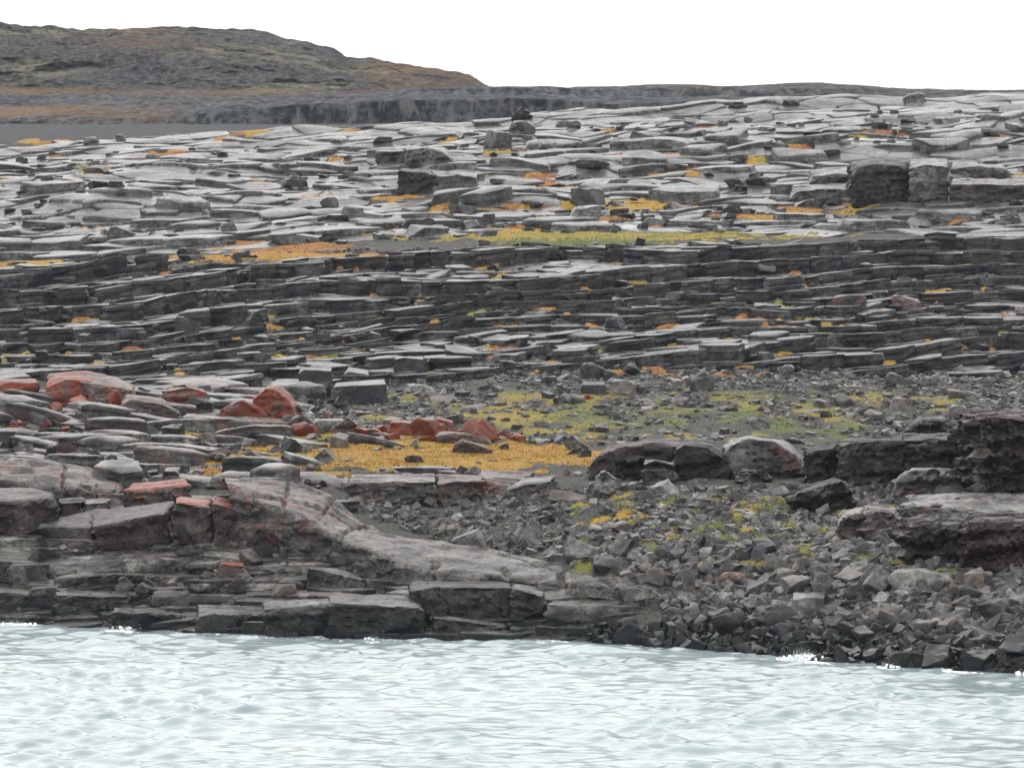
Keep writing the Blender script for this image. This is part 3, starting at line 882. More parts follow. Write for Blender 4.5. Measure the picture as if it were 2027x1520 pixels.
def big_rock(P, mat, edge=.32, bevel=.14, amp=.16, strata=.17, seed=0.0, name='rock'):
    """angular rock: hull of corner points, chamfered, refined, then weathered"""
    bm = hull_arrays(P)
    bmesh.ops.dissolve_limit(bm, angle_limit=math.radians(9), verts=bm.verts, edges=bm.edges)
    if bevel:
        try:
            bmesh.ops.bevel(bm, geom=list(bm.edges), offset=bevel, segments=2, profile=.6, affect='EDGES', clamp_overlap=True)
        except Exception:
            pass
    bmesh.ops.triangulate(bm, faces=bm.faces)
    for _ in range(7):
        es = [e for e in bm.edges if e.calc_length() > edge * 1.5]
        if not es or len(bm.faces) > 9000:
            break
        bmesh.ops.subdivide_edges(bm, edges=es, cuts=1)
        bmesh.ops.triangulate(bm, faces=[f for f in bm.faces if len(f.verts) > 3])
    bmesh.ops.beautify_fill(bm, faces=bm.faces, edges=bm.edges)
    bm.normal_update()
    co = np.array([v.co for v in bm.verts]); no = np.array([v.normal for v in bm.verts])
    x, y, z = co.T
    zs = z - .10 * x + .06 * y
    steep = np.clip(1.15 - 1.3 * np.abs(no[:, 2]), 0, 1)
    flat = 1 - steep
    d = amp * fbm(x / 2.4, y / 2.4, z / 1.6 + seed, 3) * (.45 + .55 * steep) + .03 * fbm(x / .4, y / .4, z / .4 + seed, 2)
    blk = cellv(x / 1.0 + seed, y / 1.0, zs / .55, seed) * .6 + cellv(x / .5 + seed, y / .5, zs / .32, seed + 3) * .4
    lay = np.tanh(fbm(x / 3.5 + seed, y / 3.5, zs / .42, 2) * 4.5)      # beds stand proud or weather back
    d = d + steep * (1.25 * strata * blk + .7 * strata * lay)
    grv = np.tanh(5 * fbm(x / 3.2 + seed, y / .8, seed, 2))             # long grooves and flaked sheets on the top
    d = d + flat * .28 * strata * (grv + cellv(x / 1.6 + seed, y / 1.1, z * 0 + .5, seed + 5))
    co = co + no * d[:, None]
    for v, c in zip(bm.verts, co):
        v.co = c
    me = bpy.data.meshes.new(name)
    bm.to_mesh(me)
    bm.free()
    me.polygons.foreach_set('use_smooth', np.ones(len(me.polygons), bool))
    try:
        me.set_sharp_from_angle(angle=math.radians(28))
    except Exception:
        pass
    me.materials.append(mat)
    return me

LAND = []                                                          # landmarks that later labels may name
def rock_at(name, label, mat, front, back, depth, base=None, D=None, lm=None, parent=None, **kw):
    """front: outline of the face towards the sea, back: outline of the rear edge of its top, both in photo pixels; depth in metres"""
    us = [p[0] for p in front]; vs = [p[1] for p in front]
    if D is None:
        D = ground(sum(us) / len(us), base if base else max(vs))[0]
    rs = np.random.default_rng(abs(hash((round(us[0]), round(vs[0]), len(front)))) % 99991)
    P = []
    vmax, vmin = max(vs), min(vs)
    for (a, b) in front:
        dd = rs.uniform(0, .10) * depth - .10 * depth * (b - vmin) / max(1, vmax - vmin)
        P.append(W(a, b, D + dd))
    zb = W(0, vmax, D)[2]
    for (a, b) in front:
        if b > vmin + .55 * (vmax - vmin):
            p = W(a, b, D - .05 * depth); p[2] = zb - .9; P.append(p)
    for (a, b) in back:
        p = W(a, b, D + depth); P.append(p)
        q = p.copy(); q[2] = zb - .5; q[1] += .2 * depth; P.append(q)
    P = np.array(P)
    o = np.array([P[:, 0].mean(), D, zb])
    me = big_rock(P - o, mat, seed=float(rs.uniform(0, 90)), name=name, **kw)
    pr = {} if parent is not None else dict(label=label, category=('boulder' if name == 'boulder' else 'rock'), kind='thing')
    if parent is not None:
        o = o - np.array(parent.location)
    ob = link(name, me, parent, o, **pr)
    if lm:
        LAND.append((lm, float(np.mean(us)), float(np.mean(vs))))
    return ob

def outcrop(name, label, u_, v_, lm=None):
    D, z = ground(u_, v_)
    e = link(name, None, loc=W(u_, v_, D), label=label, category='outcrop', kind='thing')
    if lm:
        LAND.append((lm, u_, v_))
    return e

# --- waterline ledges, left to right
rock_at('shore_ledge', 'low pale-topped ledge sloping into the sea beside the white breaker at far left', M_SHORE,
        [(-40, 1218), (120, 1222), (205, 1226), (222, 1240), (150, 1252), (-40, 1248)], [(-40, 1200), (150, 1200), (205, 1208)], 3.5, base=1236, lm='the sloping waterline ledge')
e = outcrop('shore_ledge', 'long black-faced waterline ledge with layered brown top, sea washing its foot', 370, 1252, lm='the black waterline ledge')
rock_at('ledge_block', '', M_SHORE, [(218, 1212), (300, 1212), (392, 1222), (396, 1262), (290, 1252), (222, 1240)], [(225, 1200), (400, 1192)], 3.2, base=1248, parent=e)
rock_at('ledge_block', '', M_SHORE, [(388, 1222), (430, 1216), (522, 1220), (526, 1266), (400, 1264)], [(390, 1194), (522, 1196)], 3.2, base=1258, parent=e)
rock_at('shore_ledge', 'tall square-edged dark block standing in the sea beside the long black ledge', M_SHORE,
        [(524, 1206), (560, 1199), (654, 1194), (652, 1236), (632, 1266), (560, 1270), (530, 1260)], [(520, 1192), (600, 1186), (652, 1186)], 3.0, base=1262, lm='the tall square shore block')
e = outcrop('shore_ledge', 'broad rounded layered ledge at the water, right of the tall square block', 740, 1256, lm='the rounded layered ledge')
rock_at('ledge_block', '', M_SHORE, [(655, 1196), (720, 1204), (775, 1214), (838, 1205), (840, 1230), (780, 1246), (650, 1236)], [(648, 1178), (720, 1174), (800, 1178), (830, 1190)], 4.5, base=1262, parent=e, amp=.2)
rock_at('ledge_block', '', M_SHORE, [(652, 1236), (745, 1238), (838, 1232), (838, 1264), (745, 1268), (655, 1262)], [(660, 1225), (830, 1222)], 2.2, base=1262, parent=e)
e = outcrop('rock_shelf', 'stack of thin level rock sheets above the black waterline ledge', 470, 1190, lm='the thin level rock sheets')
rock_at('rock_sheet', '', M_SHORE, [(110, 1176), (260, 1182), (400, 1186), (402, 1206), (250, 1206), (112, 1202)], [(105, 1158), (250, 1165), (400, 1172)], 4, base=1206, parent=e, strata=.24)
rock_at('rock_sheet', '', M_SHORE, [(300, 1176), (460, 1180), (640, 1182), (642, 1200), (460, 1204), (300, 1200)], [(300, 1166), (460, 1168), (640, 1170)], 4, base=1200, parent=e, strata=.24)
rock_at('rock_sheet', '', M_SHORE, [(590, 1178), (720, 1178), (822, 1190), (830, 1206), (720, 1204), (590, 1198)], [(590, 1166), (720, 1166), (815, 1176)], 4.5, base=1200, parent=e, strata=.24)
rock_at('rock_sheet', '', M_SHORE, [(-30, 1172), (60, 1176), (118, 1182), (120, 1206), (-30, 1206)], [(-30, 1158), (100, 1160)], 4, base=1204, parent=e)
e = outcrop('rock_shelf', 'wide flat grey rock shelf in front of the big purple-faced wedge', 190, 1120, lm='the wide flat shelf')
rock_at('shelf_slab', '', M_SHORE, [(-40, 1108), (60, 1112), (100, 1116), (104, 1156), (40, 1160), (-40, 1150)], [(-40, 1078), (100, 1080)], 7, base=1150, parent=e)
rock_at('shelf_slab', '', M_SHORE, [(84, 1116), (160, 1110), (250, 1106), (258, 1130), (160, 1134), (92, 1138)], [(60, 1076), (250, 1080)], 7.5, base=1140, parent=e)
rock_at('shelf_slab', '', M_SHORE, [(246, 1108), (320, 1106), (398, 1108), (400, 1130), (320, 1134), (250, 1132)], [(230, 1080), (395, 1094)], 6.5, base=1140, parent=e)
rock_at('shelf_slab', '', M_SHORE, [(108, 1144), (200, 1136), (352, 1140), (354, 1162), (230, 1172), (120, 1164)], [(118, 1134), (250, 1130), (352, 1131)], 3.5, base=1172, parent=e)
e = outcrop('rock_wedge', 'big wedge of rock with flat pale top and purple-black face, left of the columns', 210, 1078, lm='the purple-faced wedge')
rock_at('wedge_block', '', M_PURP, [(70, 1040), (130, 1050), (190, 1044), (196, 1080), (120, 1072), (80, 1056)], [(120, 1022), (215, 1004)], 6, base=1086, parent=e)
rock_at('wedge_block', '', M_PURP, [(184, 1044), (260, 1026), (325, 1014), (338, 1078), (260, 1084), (190, 1080)], [(185, 1012), (346, 992)], 6, base=1088, parent=e)
rock_at('rock_block', 'tall leaning block with dark red-brown face at the left edge, above the wide shelf', M_PURP,
        [(-40, 994), (60, 990), (104, 986), (119, 1006), (114, 1038), (60, 1050), (-40, 1060)], [(-40, 966), (60, 964), (104, 974)], 5, base=1064, lm='the left-edge block')
rock_at('rock_block', 'small dark red block wedged between the left-edge block and the purple-faced wedge', M_PURP,
        [(120, 996), (163, 992), (165, 1016), (120, 1028)], [(122, 986), (163, 984)], 2.5, base=1040)
rock_at('rock_block', 'grey overhanging slab end under the pink whaleback, beside a dark gap', M_SHORE,
        [(165, 996), (212, 992), (214, 1006), (190, 1016), (166, 1014)], [(168, 988), (214, 986)], 3, base=1030)
rock_at('rock_column', 'dark square rock column with a bright orange-red lichen top, left of its twin', M_LTOP,
        [(347, 994), (385, 996), (418, 1004), (421, 1080), (385, 1084), (345, 1082)], [(352, 981), (412, 988)], 3, base=1092, lm='the lichen-topped columns')
rock_at('rock_column', 'dark rock column with a red lichen top, right of its twin beside the pale ridge', M_LTOP,
        [(422, 996), (458, 1004), (482, 1016), (484, 1066), (442, 1078), (424, 1080)], [(426, 978), (468, 990)], 3, base=1090)
rock_at('rock_block', 'flat block with orange-red lichen top and dark face, behind the purple-faced wedge', M_LTOP,
        [(243, 972), (320, 976), (372, 960), (370, 988), (300, 1002), (242, 988)], [(262, 956), (366, 946)], 4, base=1010, lm='the flat lichen-topped block')
def loft_rock(name, label, mat, st, lm=None, nu=210, nv=56, amp=.16, strata=.16, grooves=(), seed=0.0):
    """a flowing body of rock: cross-sections from its rear edge over the top and down the face, joined by smooth curves"""
    st3 = []
    for row_ in st:
        D0 = ground(row_[-1][0], row_[-1][1])[0]
        st3.append([W(a, b_, D0 + c) for a, b_, c in row_])
    A = np.array(st3)
    def cr(A, n):
        m = len(A); t_ = np.linspace(0, m - 1.0001, n); k = t_.astype(int); f = (t_ - k)[:, None, None]
        p = [A[np.clip(k + o, 0, m - 1)] for o in (-1, 0, 1, 2)]
        return .5 * (2 * p[1] + (p[2] - p[0]) * f + (2 * p[0] - 5 * p[1] + 4 * p[2] - p[3]) * f ** 2 + (3 * p[1] - p[0] - 3 * p[2] + p[3]) * f ** 3)
    B = cr(A, nu)
    B = cr(B.transpose(1, 0, 2), nv).transpose(1, 0, 2)
    du = np.gradient(B, axis=0); dv = np.gradient(B, axis=1)
    no = np.cross(dv, du); no /= np.linalg.norm(no, axis=2)[..., None] + 1e-9
    if no[..., 2].mean() < 0:
        no = -no
    x, y, z = B[..., 0], B[..., 1], B[..., 2]
    zs = z - .10 * x
    steep = np.clip(1.15 - 1.3 * np.abs(no[..., 2]), 0, 1)
    d = amp * fbm(x / 2.6, y / 2.6, z / 1.6 + seed, 3)
    d = d + steep * strata * (1.1 * cellv(x / 1.1, y / 1.1, zs / .55, seed) + .6 * np.tanh(4 * fbm(x / 3.5, y / 3.5, zs / .4, 2)))
    d = d + (1 - steep) * (.07 * np.tanh(5 * fbm(x / 3.2 + y * .3, y / .8, seed, 2)) + .085 * cellv(x / 1.7 + .4 * y, y / 1.1, z * 0 + .5, seed + 2)) + .035 * fbm(x / .4, y / .4, z / .4, 2)
    su = np.linspace(0, len(st) - 1, nu)[:, None]; sv = np.linspace(0, len(st[0]) - 1, nv)[None, :]
    for (a0, b0, a1, b1, wd, dp) in grooves:                         # open joints: from (station, section) to (station, section)
        tt = np.clip(((su - a0) * (a1 - a0) + (sv - b0) * (b1 - b0)) / ((a1 - a0) ** 2 + (b1 - b0) ** 2), 0, 1)
        dist = np.hypot((su - a0 - tt * (a1 - a0)), (sv - b0 - tt * (b1 - b0))) + .05 * fbm(x / 1.2, y / 1.2, z, 2)
        d = d - dp * np.exp(-(dist / wd) ** 2)
    B = B + no * d[..., None]
    o = np.array(W(st[0][-1][0], st[0][-1][1], ground(*st[0][-1][:2])[0]))
    me = mesh_np(name, B.reshape(-1, 3) - o, grid_faces(nu, nv), mat, True)
    try: me.set_sharp_from_angle(angle=math.radians(32))
    except Exception: pass
    if lm: LAND.append((lm, float(np.mean([r[2][0] for r in st])), float(np.mean([r[2][1] for r in st]))))
    return link(name, me, None, o, label=label, category='rock', kind='thing')

loft_rock('rock_ridge', 'big pale pink-topped rock ridge falling from the columns to the shore boulders', M_RIDG, [
    [(436, 952, 7.5), (440, 950, 6), (446, 953, 4), (452, 970, 1), (456, 1020, .5), (460, 1090, 0)],
    [(500, 956, 7.5), (500, 950, 6.5), (492, 958, 4.5), (486, 980, 1.1), (490, 1035, .5), (492, 1098, 0)],
    [(565, 960, 8), (560, 953, 7), (545, 966, 5), (530, 996, 1.2), (534, 1048, .5), (538, 1104, 0)],
    [(660, 992, 8), (650, 984, 7), (630, 994, 5), (603, 1024, 1.2), (604, 1066, .5), (606, 1112, 0)],
    [(725, 1044, 8), (715, 1035, 7), (690, 1040, 5), (664, 1060, 1.2), (666, 1090, .5), (668, 1124, 0)],
    [(800, 1070, 8.5), (790, 1060, 7.5), (762, 1066, 5.5), (742, 1088, 1.5), (746, 1118, .6), (750, 1154, 0)],
    [(890, 1082, 9), (880, 1072, 8), (852, 1084, 5.5), (828, 1118, 1.5), (832, 1144, .6), (838, 1174, 0)],
    [(1000, 1098, 9), (990, 1088, 8), (962, 1100, 5.5), (944, 1132, 1.5), (947, 1154, .6), (950, 1180, 0)],
    [(1075, 1118, 7), (1070, 1110, 6), (1062, 1122, 4.5), (1060, 1144, 1.2), (1062, 1163, .5), (1064, 1188, 0)],
    [(1184, 1140, 4.8), (1180, 1132, 4), (1176, 1139, 3), (1172, 1150, 1), (1174, 1174, .4), (1176, 1202, 0)],
    [(1290, 1166, 3), (1288, 1157, 2.5), (1288, 1160, 1.8), (1286, 1167, .8), (1288, 1185, .3), (1290, 1208, 0)],
    [(1308, 1190, 2.6), (1309, 1182, 2.2), (1309, 1180, 1.7), (1309, 1184, 1.1), (1309, 1195, .8), (1310, 1212, .6)]],
    lm='the pale pink ridge', grooves=[(1.2, 3.0, 4.6, 1.7, .05, .28), (2.1, .8, 2.5, 3.2, .045, .25), (3.1, .6, 3.4, 2.9, .045, .22), (4.2, .8, 4.0, 5, .05, .4), (5.4, 1.2, 8.4, 1.9, .05, .2), (6.3, 2.6, 6.2, 5, .045, .35), (7.5, 2.7, 7.6, 5, .045, .35), (8.5, 1.0, 8.4, 5, .05, .4), (9.3, 2.6, 9.4, 5, .04, .3)])
loft_rock('rock_whaleback', 'long smooth pinkish whaleback with grooved top at the left edge', M_RIDG, [
    [(-70, 910, 9), (-70, 904, 8), (-70, 918, 5), (-70, 948, 1.4), (-70, 975, .6), (-70, 1010, 0)],
    [(10, 914, 9), (10, 907, 8), (8, 920, 5), (6, 950, 1.4), (6, 975, .6), (6, 1012, 0)],
    [(85, 918, 9), (85, 911, 8), (80, 924, 5), (74, 954, 1.4), (74, 980, .6), (74, 1012, 0)],
    [(160, 930, 8), (160, 923, 7), (150, 936, 4.6), (140, 962, 1.4), (142, 984, .6), (143, 1010, 0)],
    [(215, 946, 7), (214, 939, 6), (204, 950, 4), (194, 968, 1.3), (196, 986, .6), (197, 1006, 0)],
    [(240, 962, 5), (238, 956, 4.4), (234, 962, 3), (230, 974, 1.2), (232, 988, .6), (233, 1004, 0)],
    [(247, 984, 4), (246, 976, 3.4), (244, 977, 2.6), (243, 984, 1.6), (243, 992, 1.2), (243, 1004, 1)]],
    lm='the pink whaleback', nu=100, seed=4.0, grooves=[(.2, 1.6, 4.6, 1.9, .05, .16), (0, 2.4, 3.6, 2.5, .05, .16), (2.6, 1.2, 2.9, 5, .04, .25), (3.9, 2.6, 4.0, 5, .04, .3)])
LAND.append(('the tapering ledge', 1210, 1165))
rock_at('shore_ledge', 'dark overhanging rock face between the pale ridge and the sea', M_DARK,
        [(806, 1172), (870, 1160), (950, 1162), (1022, 1162), (1030, 1190), (1004, 1218), (900, 1218), (830, 1200)], [(815, 1152), (1000, 1150)], 4, base=1226, lm='the dark overhang')
rock_at('shore_ledge', 'brown slab end right of the dark overhang', M_SHORE,
        [(1020, 1166), (1075, 1180), (1084, 1212), (1010, 1214)], [(1010, 1152), (1080, 1166)], 3.5, base=1226)
rock_at('rock_shelf', 'flat pale slab with long cracks below the tapering ledge', M_SHORE,
        [(1080, 1196), (1160, 1202), (1276, 1200), (1280, 1222), (1180, 1240), (1085, 1222)], [(1100, 1180), (1270, 1182)], 4.5, base=1236)
e = outcrop('shore_ledge', 'row of square blocks forming a low waterline ledge right of the rounded ledge', 1000, 1262, lm='the low blocky ledge')
rock_at('ledge_block', '', M_SHORE, [(858, 1222), (940, 1230), (1010, 1240), (1008, 1264), (930, 1262), (864, 1252)], [(842, 1204), (1000, 1214)], 4, base=1258, parent=e)
rock_at('ledge_block', '', M_SHORE, [(1006, 1242), (1090, 1244), (1092, 1270), (1010, 1270)], [(1000, 1216), (1090, 1222)], 4, base=1262, parent=e)
rock_at('ledge_block', '', M_SHORE, [(1088, 1244), (1158, 1236), (1164, 1270), (1092, 1272)], [(1085, 1222), (1150, 1224)], 3.5, base=1264, parent=e)
rock_at('shore_ledge', 'thin pale slab awash at the foot of the rounded layered ledge', M_SHORE,
        [(802, 1258), (850, 1266), (900, 1274), (945, 1266), (945, 1280), (850, 1282), (802, 1272)], [(812, 1248), (945, 1256)], 3, base=1270, edge=.28)
# --- loose blocks on the shelves
for nm, lb, mt, fr, bk, dp, bs, lm in [
    ('boulder', 'big boulder with pink-red top leaning against the pale ridge', M_LTOP, [(472, 1092), (500, 1062), (512, 1044), (540, 1076), (560, 1098), (545, 1110), (500, 1110)], [(520, 1040), (550, 1056), (562, 1082)], 1.8, 1108, 'the pink-topped boulder'),
    ('boulder', 'small square boulder with an orange-red top right of the pink-topped boulder', M_LTOP, [(562, 1072), (575, 1064), (600, 1074), (604, 1092), (590, 1106), (564, 1102)], [(572, 1060), (604, 1072)], 1.1, 1104, None),
    ('boulder', 'pyramid-shaped brown boulder standing on the thin level sheets', M_SHORE, [(440, 1172), (462, 1148), (480, 1124), (500, 1146), (509, 1170), (480, 1176)], [(484, 1122), (508, 1160)], 1.4, 1176, 'the pyramid boulder'),
    ('boulder', 'boulder with a flat pink-red top behind the pyramid boulder', M_LTOP, [(426, 1140), (436, 1118), (484, 1120), (480, 1146), (440, 1150)], [(438, 1111), (480, 1112)], 1.3, 1152, None),
    ('rock_block', 'long brown block with slanting top right of the pyramid boulder', M_SHORE, [(606, 1142), (612, 1124), (670, 1136), (716, 1148), (720, 1172), (620, 1170)], [(612, 1119), (680, 1126), (716, 1142)], 2.2, 1174, 'the long brown block'),
    ('rock_block', 'dark block with a flat pale top above the long brown block', M_SHORE, [(650, 1104), (660, 1098), (712, 1112), (722, 1126), (700, 1134), (655, 1118)], [(660, 1092), (716, 1106)], 1.8, 1134, None),
    ('rock_block', 'flat-topped broad block below the right dark column', M_SHORE, [(400, 1098), (430, 1104), (500, 1106), (505, 1124), (460, 1132), (402, 1116)], [(410, 1088), (500, 1094)], 2.6, 1130, None),
    ('boulder', 'low triangular grey boulder between the pyramid boulder and the long brown block', M_SHORE, [(530, 1148), (556, 1124), (590, 1142), (594, 1152), (560, 1156)], [(560, 1122), (592, 1140)], 1.2, 1156, None),
    ('boulder', 'brown rounded block on the sheets just below the triangular boulder', M_SHORE, [(545, 1168), (550, 1152), (595, 1150), (604, 1164), (590, 1174)], [(555, 1146), (598, 1148)], 1.2, 1174, None),
    ('rock_block', 'dark brown block leaning on the front of the flat shelf', M_PURP, [(126, 1158), (138, 1142), (196, 1140), (202, 1164), (170, 1172), (130, 1168)], [(140, 1136), (196, 1137)], 1.5, 1172, None),
    ('boulder', 'pale angular boulder in the middle of the flat shelf front', M_PALE, [(228, 1166), (234, 1150), (246, 1142), (262, 1158), (256, 1176), (236, 1176)], [(240, 1140), (260, 1152)], 1.0, 1178, None),
    ('boulder', 'grey triangular boulder right of the pale angular boulder', M_SHORE, [(268, 1166), (284, 1144), (312, 1160), (316, 1172), (280, 1176)], [(288, 1142), (314, 1156)], 1.0, 1178, None),
    ('boulder', 'broad greenish-grey boulder lying at the left end of the thin sheets', M_SHORE, [(54, 1186), (62, 1166), (108, 1162), (140, 1186), (120, 1200), (60, 1196)], [(66, 1160), (112, 1160)], 1.5, 1202, None),
    ('boulder', 'dark block pair under the left edge of the wide shelf', M_SHORE, [(14, 1130), (22, 1118), (96, 1116), (92, 1148), (66, 1158), (18, 1152)], [(26, 1112), (98, 1113)], 1.6, 1160, None)]:
    rock_at(nm, lb, mt, fr, bk, dp, base=bs, lm=lm, edge=.2, bevel=.05, amp=.09, strata=.09)

# --- red lichen rocks above the humps
for nm, lb, mt, fr, bk, dp, bs, lm in [
    ('rock_dome', 'largest red-lichened rock dome with a smooth streaked pink-grey top', M_LICH, [(84, 792), (92, 768), (130, 752), (176, 754), (200, 774), (205, 800), (130, 806)], [(96, 740), (170, 734), (210, 742)], 4, 806, 'the red-lichened dome'),
    ('rock_dome', 'smooth pale pink flank on the right of the red-lichened dome', M_LICL, [(160, 756), (200, 760), (262, 772), (272, 790), (240, 802), (190, 800)], [(170, 736), (230, 744), (264, 762)], 3.5, 806, None),
    ('rock_dome', 'low rock with orange-red left end at the far left edge, before the dome', M_LICH, [(-30, 772), (20, 756), (76, 758), (80, 788), (30, 794), (-30, 790)], [(-30, 752), (70, 750)], 3, 800, None),
    ('boulder', 'wide hump-backed bright red boulder between the dome and the pointed red rock', M_LICH, [(308, 792), (330, 774), (370, 768), (408, 776), (426, 800), (400, 814), (330, 812)], [(340, 768), (400, 770)], 2.5, 816, 'the hump-backed red boulder'),
    ('rock_slab', 'long grey-topped slab with red spots and a dark side, below the red boulder', M_LICL, [(240, 802), (260, 790), (320, 800), (356, 818), (360, 832), (300, 834), (250, 824)], [(250, 780), (320, 788), (355, 808)], 3.5, 838, None),
    ('boulder', 'brown-red wedge boulder just left of the pointed red rock', M_LICH, [(428, 826), (440, 806), (480, 792), (520, 812), (536, 832), (500, 840), (440, 838)], [(470, 792), (520, 806)], 2.2, 842, None),
    ('boulder', 'tallest pointed rock with a bright orange-red face and a dark grey back', M_LICH, [(500, 792), (526, 770), (545, 768), (570, 790), (590, 828), (560, 834), (530, 820)], [(530, 762), (560, 764), (618, 828)], 3, 838, 'the pointed red rock'),
    ('rock_slab', 'long low red-brown ledge at the foot of the pointed red rock', M_LICL, [(360, 826), (420, 824), (520, 834), (580, 836), (584, 850), (480, 852), (380, 842)], [(370, 818), (480, 822), (575, 830)], 2.5, 856, None),
    ('boulder', 'small dark boulder with pink top at the right foot of the pointed red rock', M_LICL, [(560, 850), (575, 832), (600, 822), (622, 838), (616, 856), (580, 858)], [(585, 820), (618, 832)], 1.4, 860, None),
    ('boulder', 'pale-topped flat boulder right of the pointed red rock at the meadow edge', M_PALE, [(612, 846), (630, 832), (680, 832), (684, 848), (650, 856), (614, 854)], [(625, 828), (680, 828)], 1.6, 860, None),
    ('boulder', 'pinkish diamond-shaped boulder on the top edge of the orange meadow', M_LICL, [(652, 852), (672, 836), (690, 826), (706, 840), (700, 862), (660, 862)], [(690, 824), (704, 834)], 1.4, 866, 'the diamond boulder'),
    ('rock_slab', 'flat red-topped rock behind the meadow, right of the diamond boulder', M_LICH, [(768, 852), (775, 836), (830, 838), (882, 842), (880, 854), (820, 862)], [(775, 830), (870, 832)], 2.4, 866, 'the flat red-topped rock'),
    ('rock_slab', 'long pinkish slab sloping right behind the orange meadow', M_LICL, [(860, 864), (900, 858), (960, 866), (976, 878), (930, 884), (870, 880)], [(870, 852), (960, 860)], 2.4, 886, None),
    ('boulder', 'dark boulder with reddish peak standing in the orange meadow', M_LICL, [(894, 896), (900, 880), (916, 872), (950, 884), (976, 892), (974, 904), (920, 906)], [(914, 870), (960, 884)], 1.6, 906, 'the meadow boulder'),
    ('boulder', 'grey pyramid rock with a red foot on the left part of the meadow', M_LICL, [(610, 914), (625, 902), (642, 888), (655, 904), (668, 916), (640, 922)], [(644, 886), (664, 908)], 1.4, 922, None),
    ('boulder', 'brown pointed boulder at the right tip of the orange meadow', M_BLDR, [(1116, 902), (1135, 890), (1150, 884), (1160, 898), (1164, 906), (1130, 908)], [(1150, 882), (1162, 900)], 1.2, 908, None)]:
    rock_at(nm, lb, mt, fr, bk, dp, base=bs, lm=lm, edge=.22, bevel=.08, amp=.10, strata=.12)

# --- rim ledge in front of the lower meadow
for lb, mt, fr, bk, dp, bs in [
    ('brown ledge block forming the left end of the rim below the orange meadow', M_SHORE, [(690, 956), (780, 952), (862, 954), (868, 992), (780, 998), (694, 986)], [(700, 938), (860, 938)], 3.5, 1000),
    ('red-brown ledge block in the middle of the rim below the orange meadow', M_LICL, [(864, 960), (900, 952), (952, 952), (956, 980), (900, 990), (868, 990)], [(870, 938), (955, 938)], 3.5, 996),
    ('pinkish flat-topped ledge block of the rim, below the meadow centre', M_LICL, [(950, 948), (1020, 952), (1030, 966), (1000, 976), (954, 970)], [(950, 930), (1060, 934)], 4, 984),
    ('dark bluish ledge block at the right end of the meadow rim', M_TERR, [(1000, 972), (1040, 958), (1090, 952), (1098, 974), (1060, 984), (1010, 986)], [(1020, 950), (1100, 940)], 3, 990)]:
    rock_at('ledge_block', lb, mt, fr, bk, dp, base=bs, edge=.17, bevel=.09)
LAND.append(('the meadow rim', 900, 965))

# --- dark outcrop on the right
e = outcrop('rock_outcrop', 'dark rounded outcrop with reddish hollows right of the orange meadow', 1300, 940, lm='the dark rounded outcrop')
rock_at('outcrop_block', '', M_DARK, [(1166, 922), (1180, 906), (1230, 884), (1290, 876), (1335, 884), (1336, 930), (1240, 938), (1180, 932)], [(1200, 884), (1290, 868), (1400, 870)], 5, base=946, parent=e, bevel=.3, amp=.18)
rock_at('outcrop_block', '', M_DARK, [(1330, 930), (1336, 892), (1356, 880), (1400, 888), (1440, 914), (1446, 940), (1400, 946)], [(1350, 872), (1410, 874), (1450, 905)], 4, base=952, parent=e, bevel=.3, amp=.18)
rock_at('rock_dome', 'smooth grey dome with slanting grooves beside the dark rounded outcrop', M_HUMP,
        [(1428, 900), (1445, 880), (1480, 868), (1530, 874), (1580, 904), (1592, 926), (1540, 938), (1460, 936)], [(1440, 872), (1490, 864), (1560, 872), (1596, 915)], 4.5, base=946, bevel=.35, amp=.2, lm='the grooved grey dome')
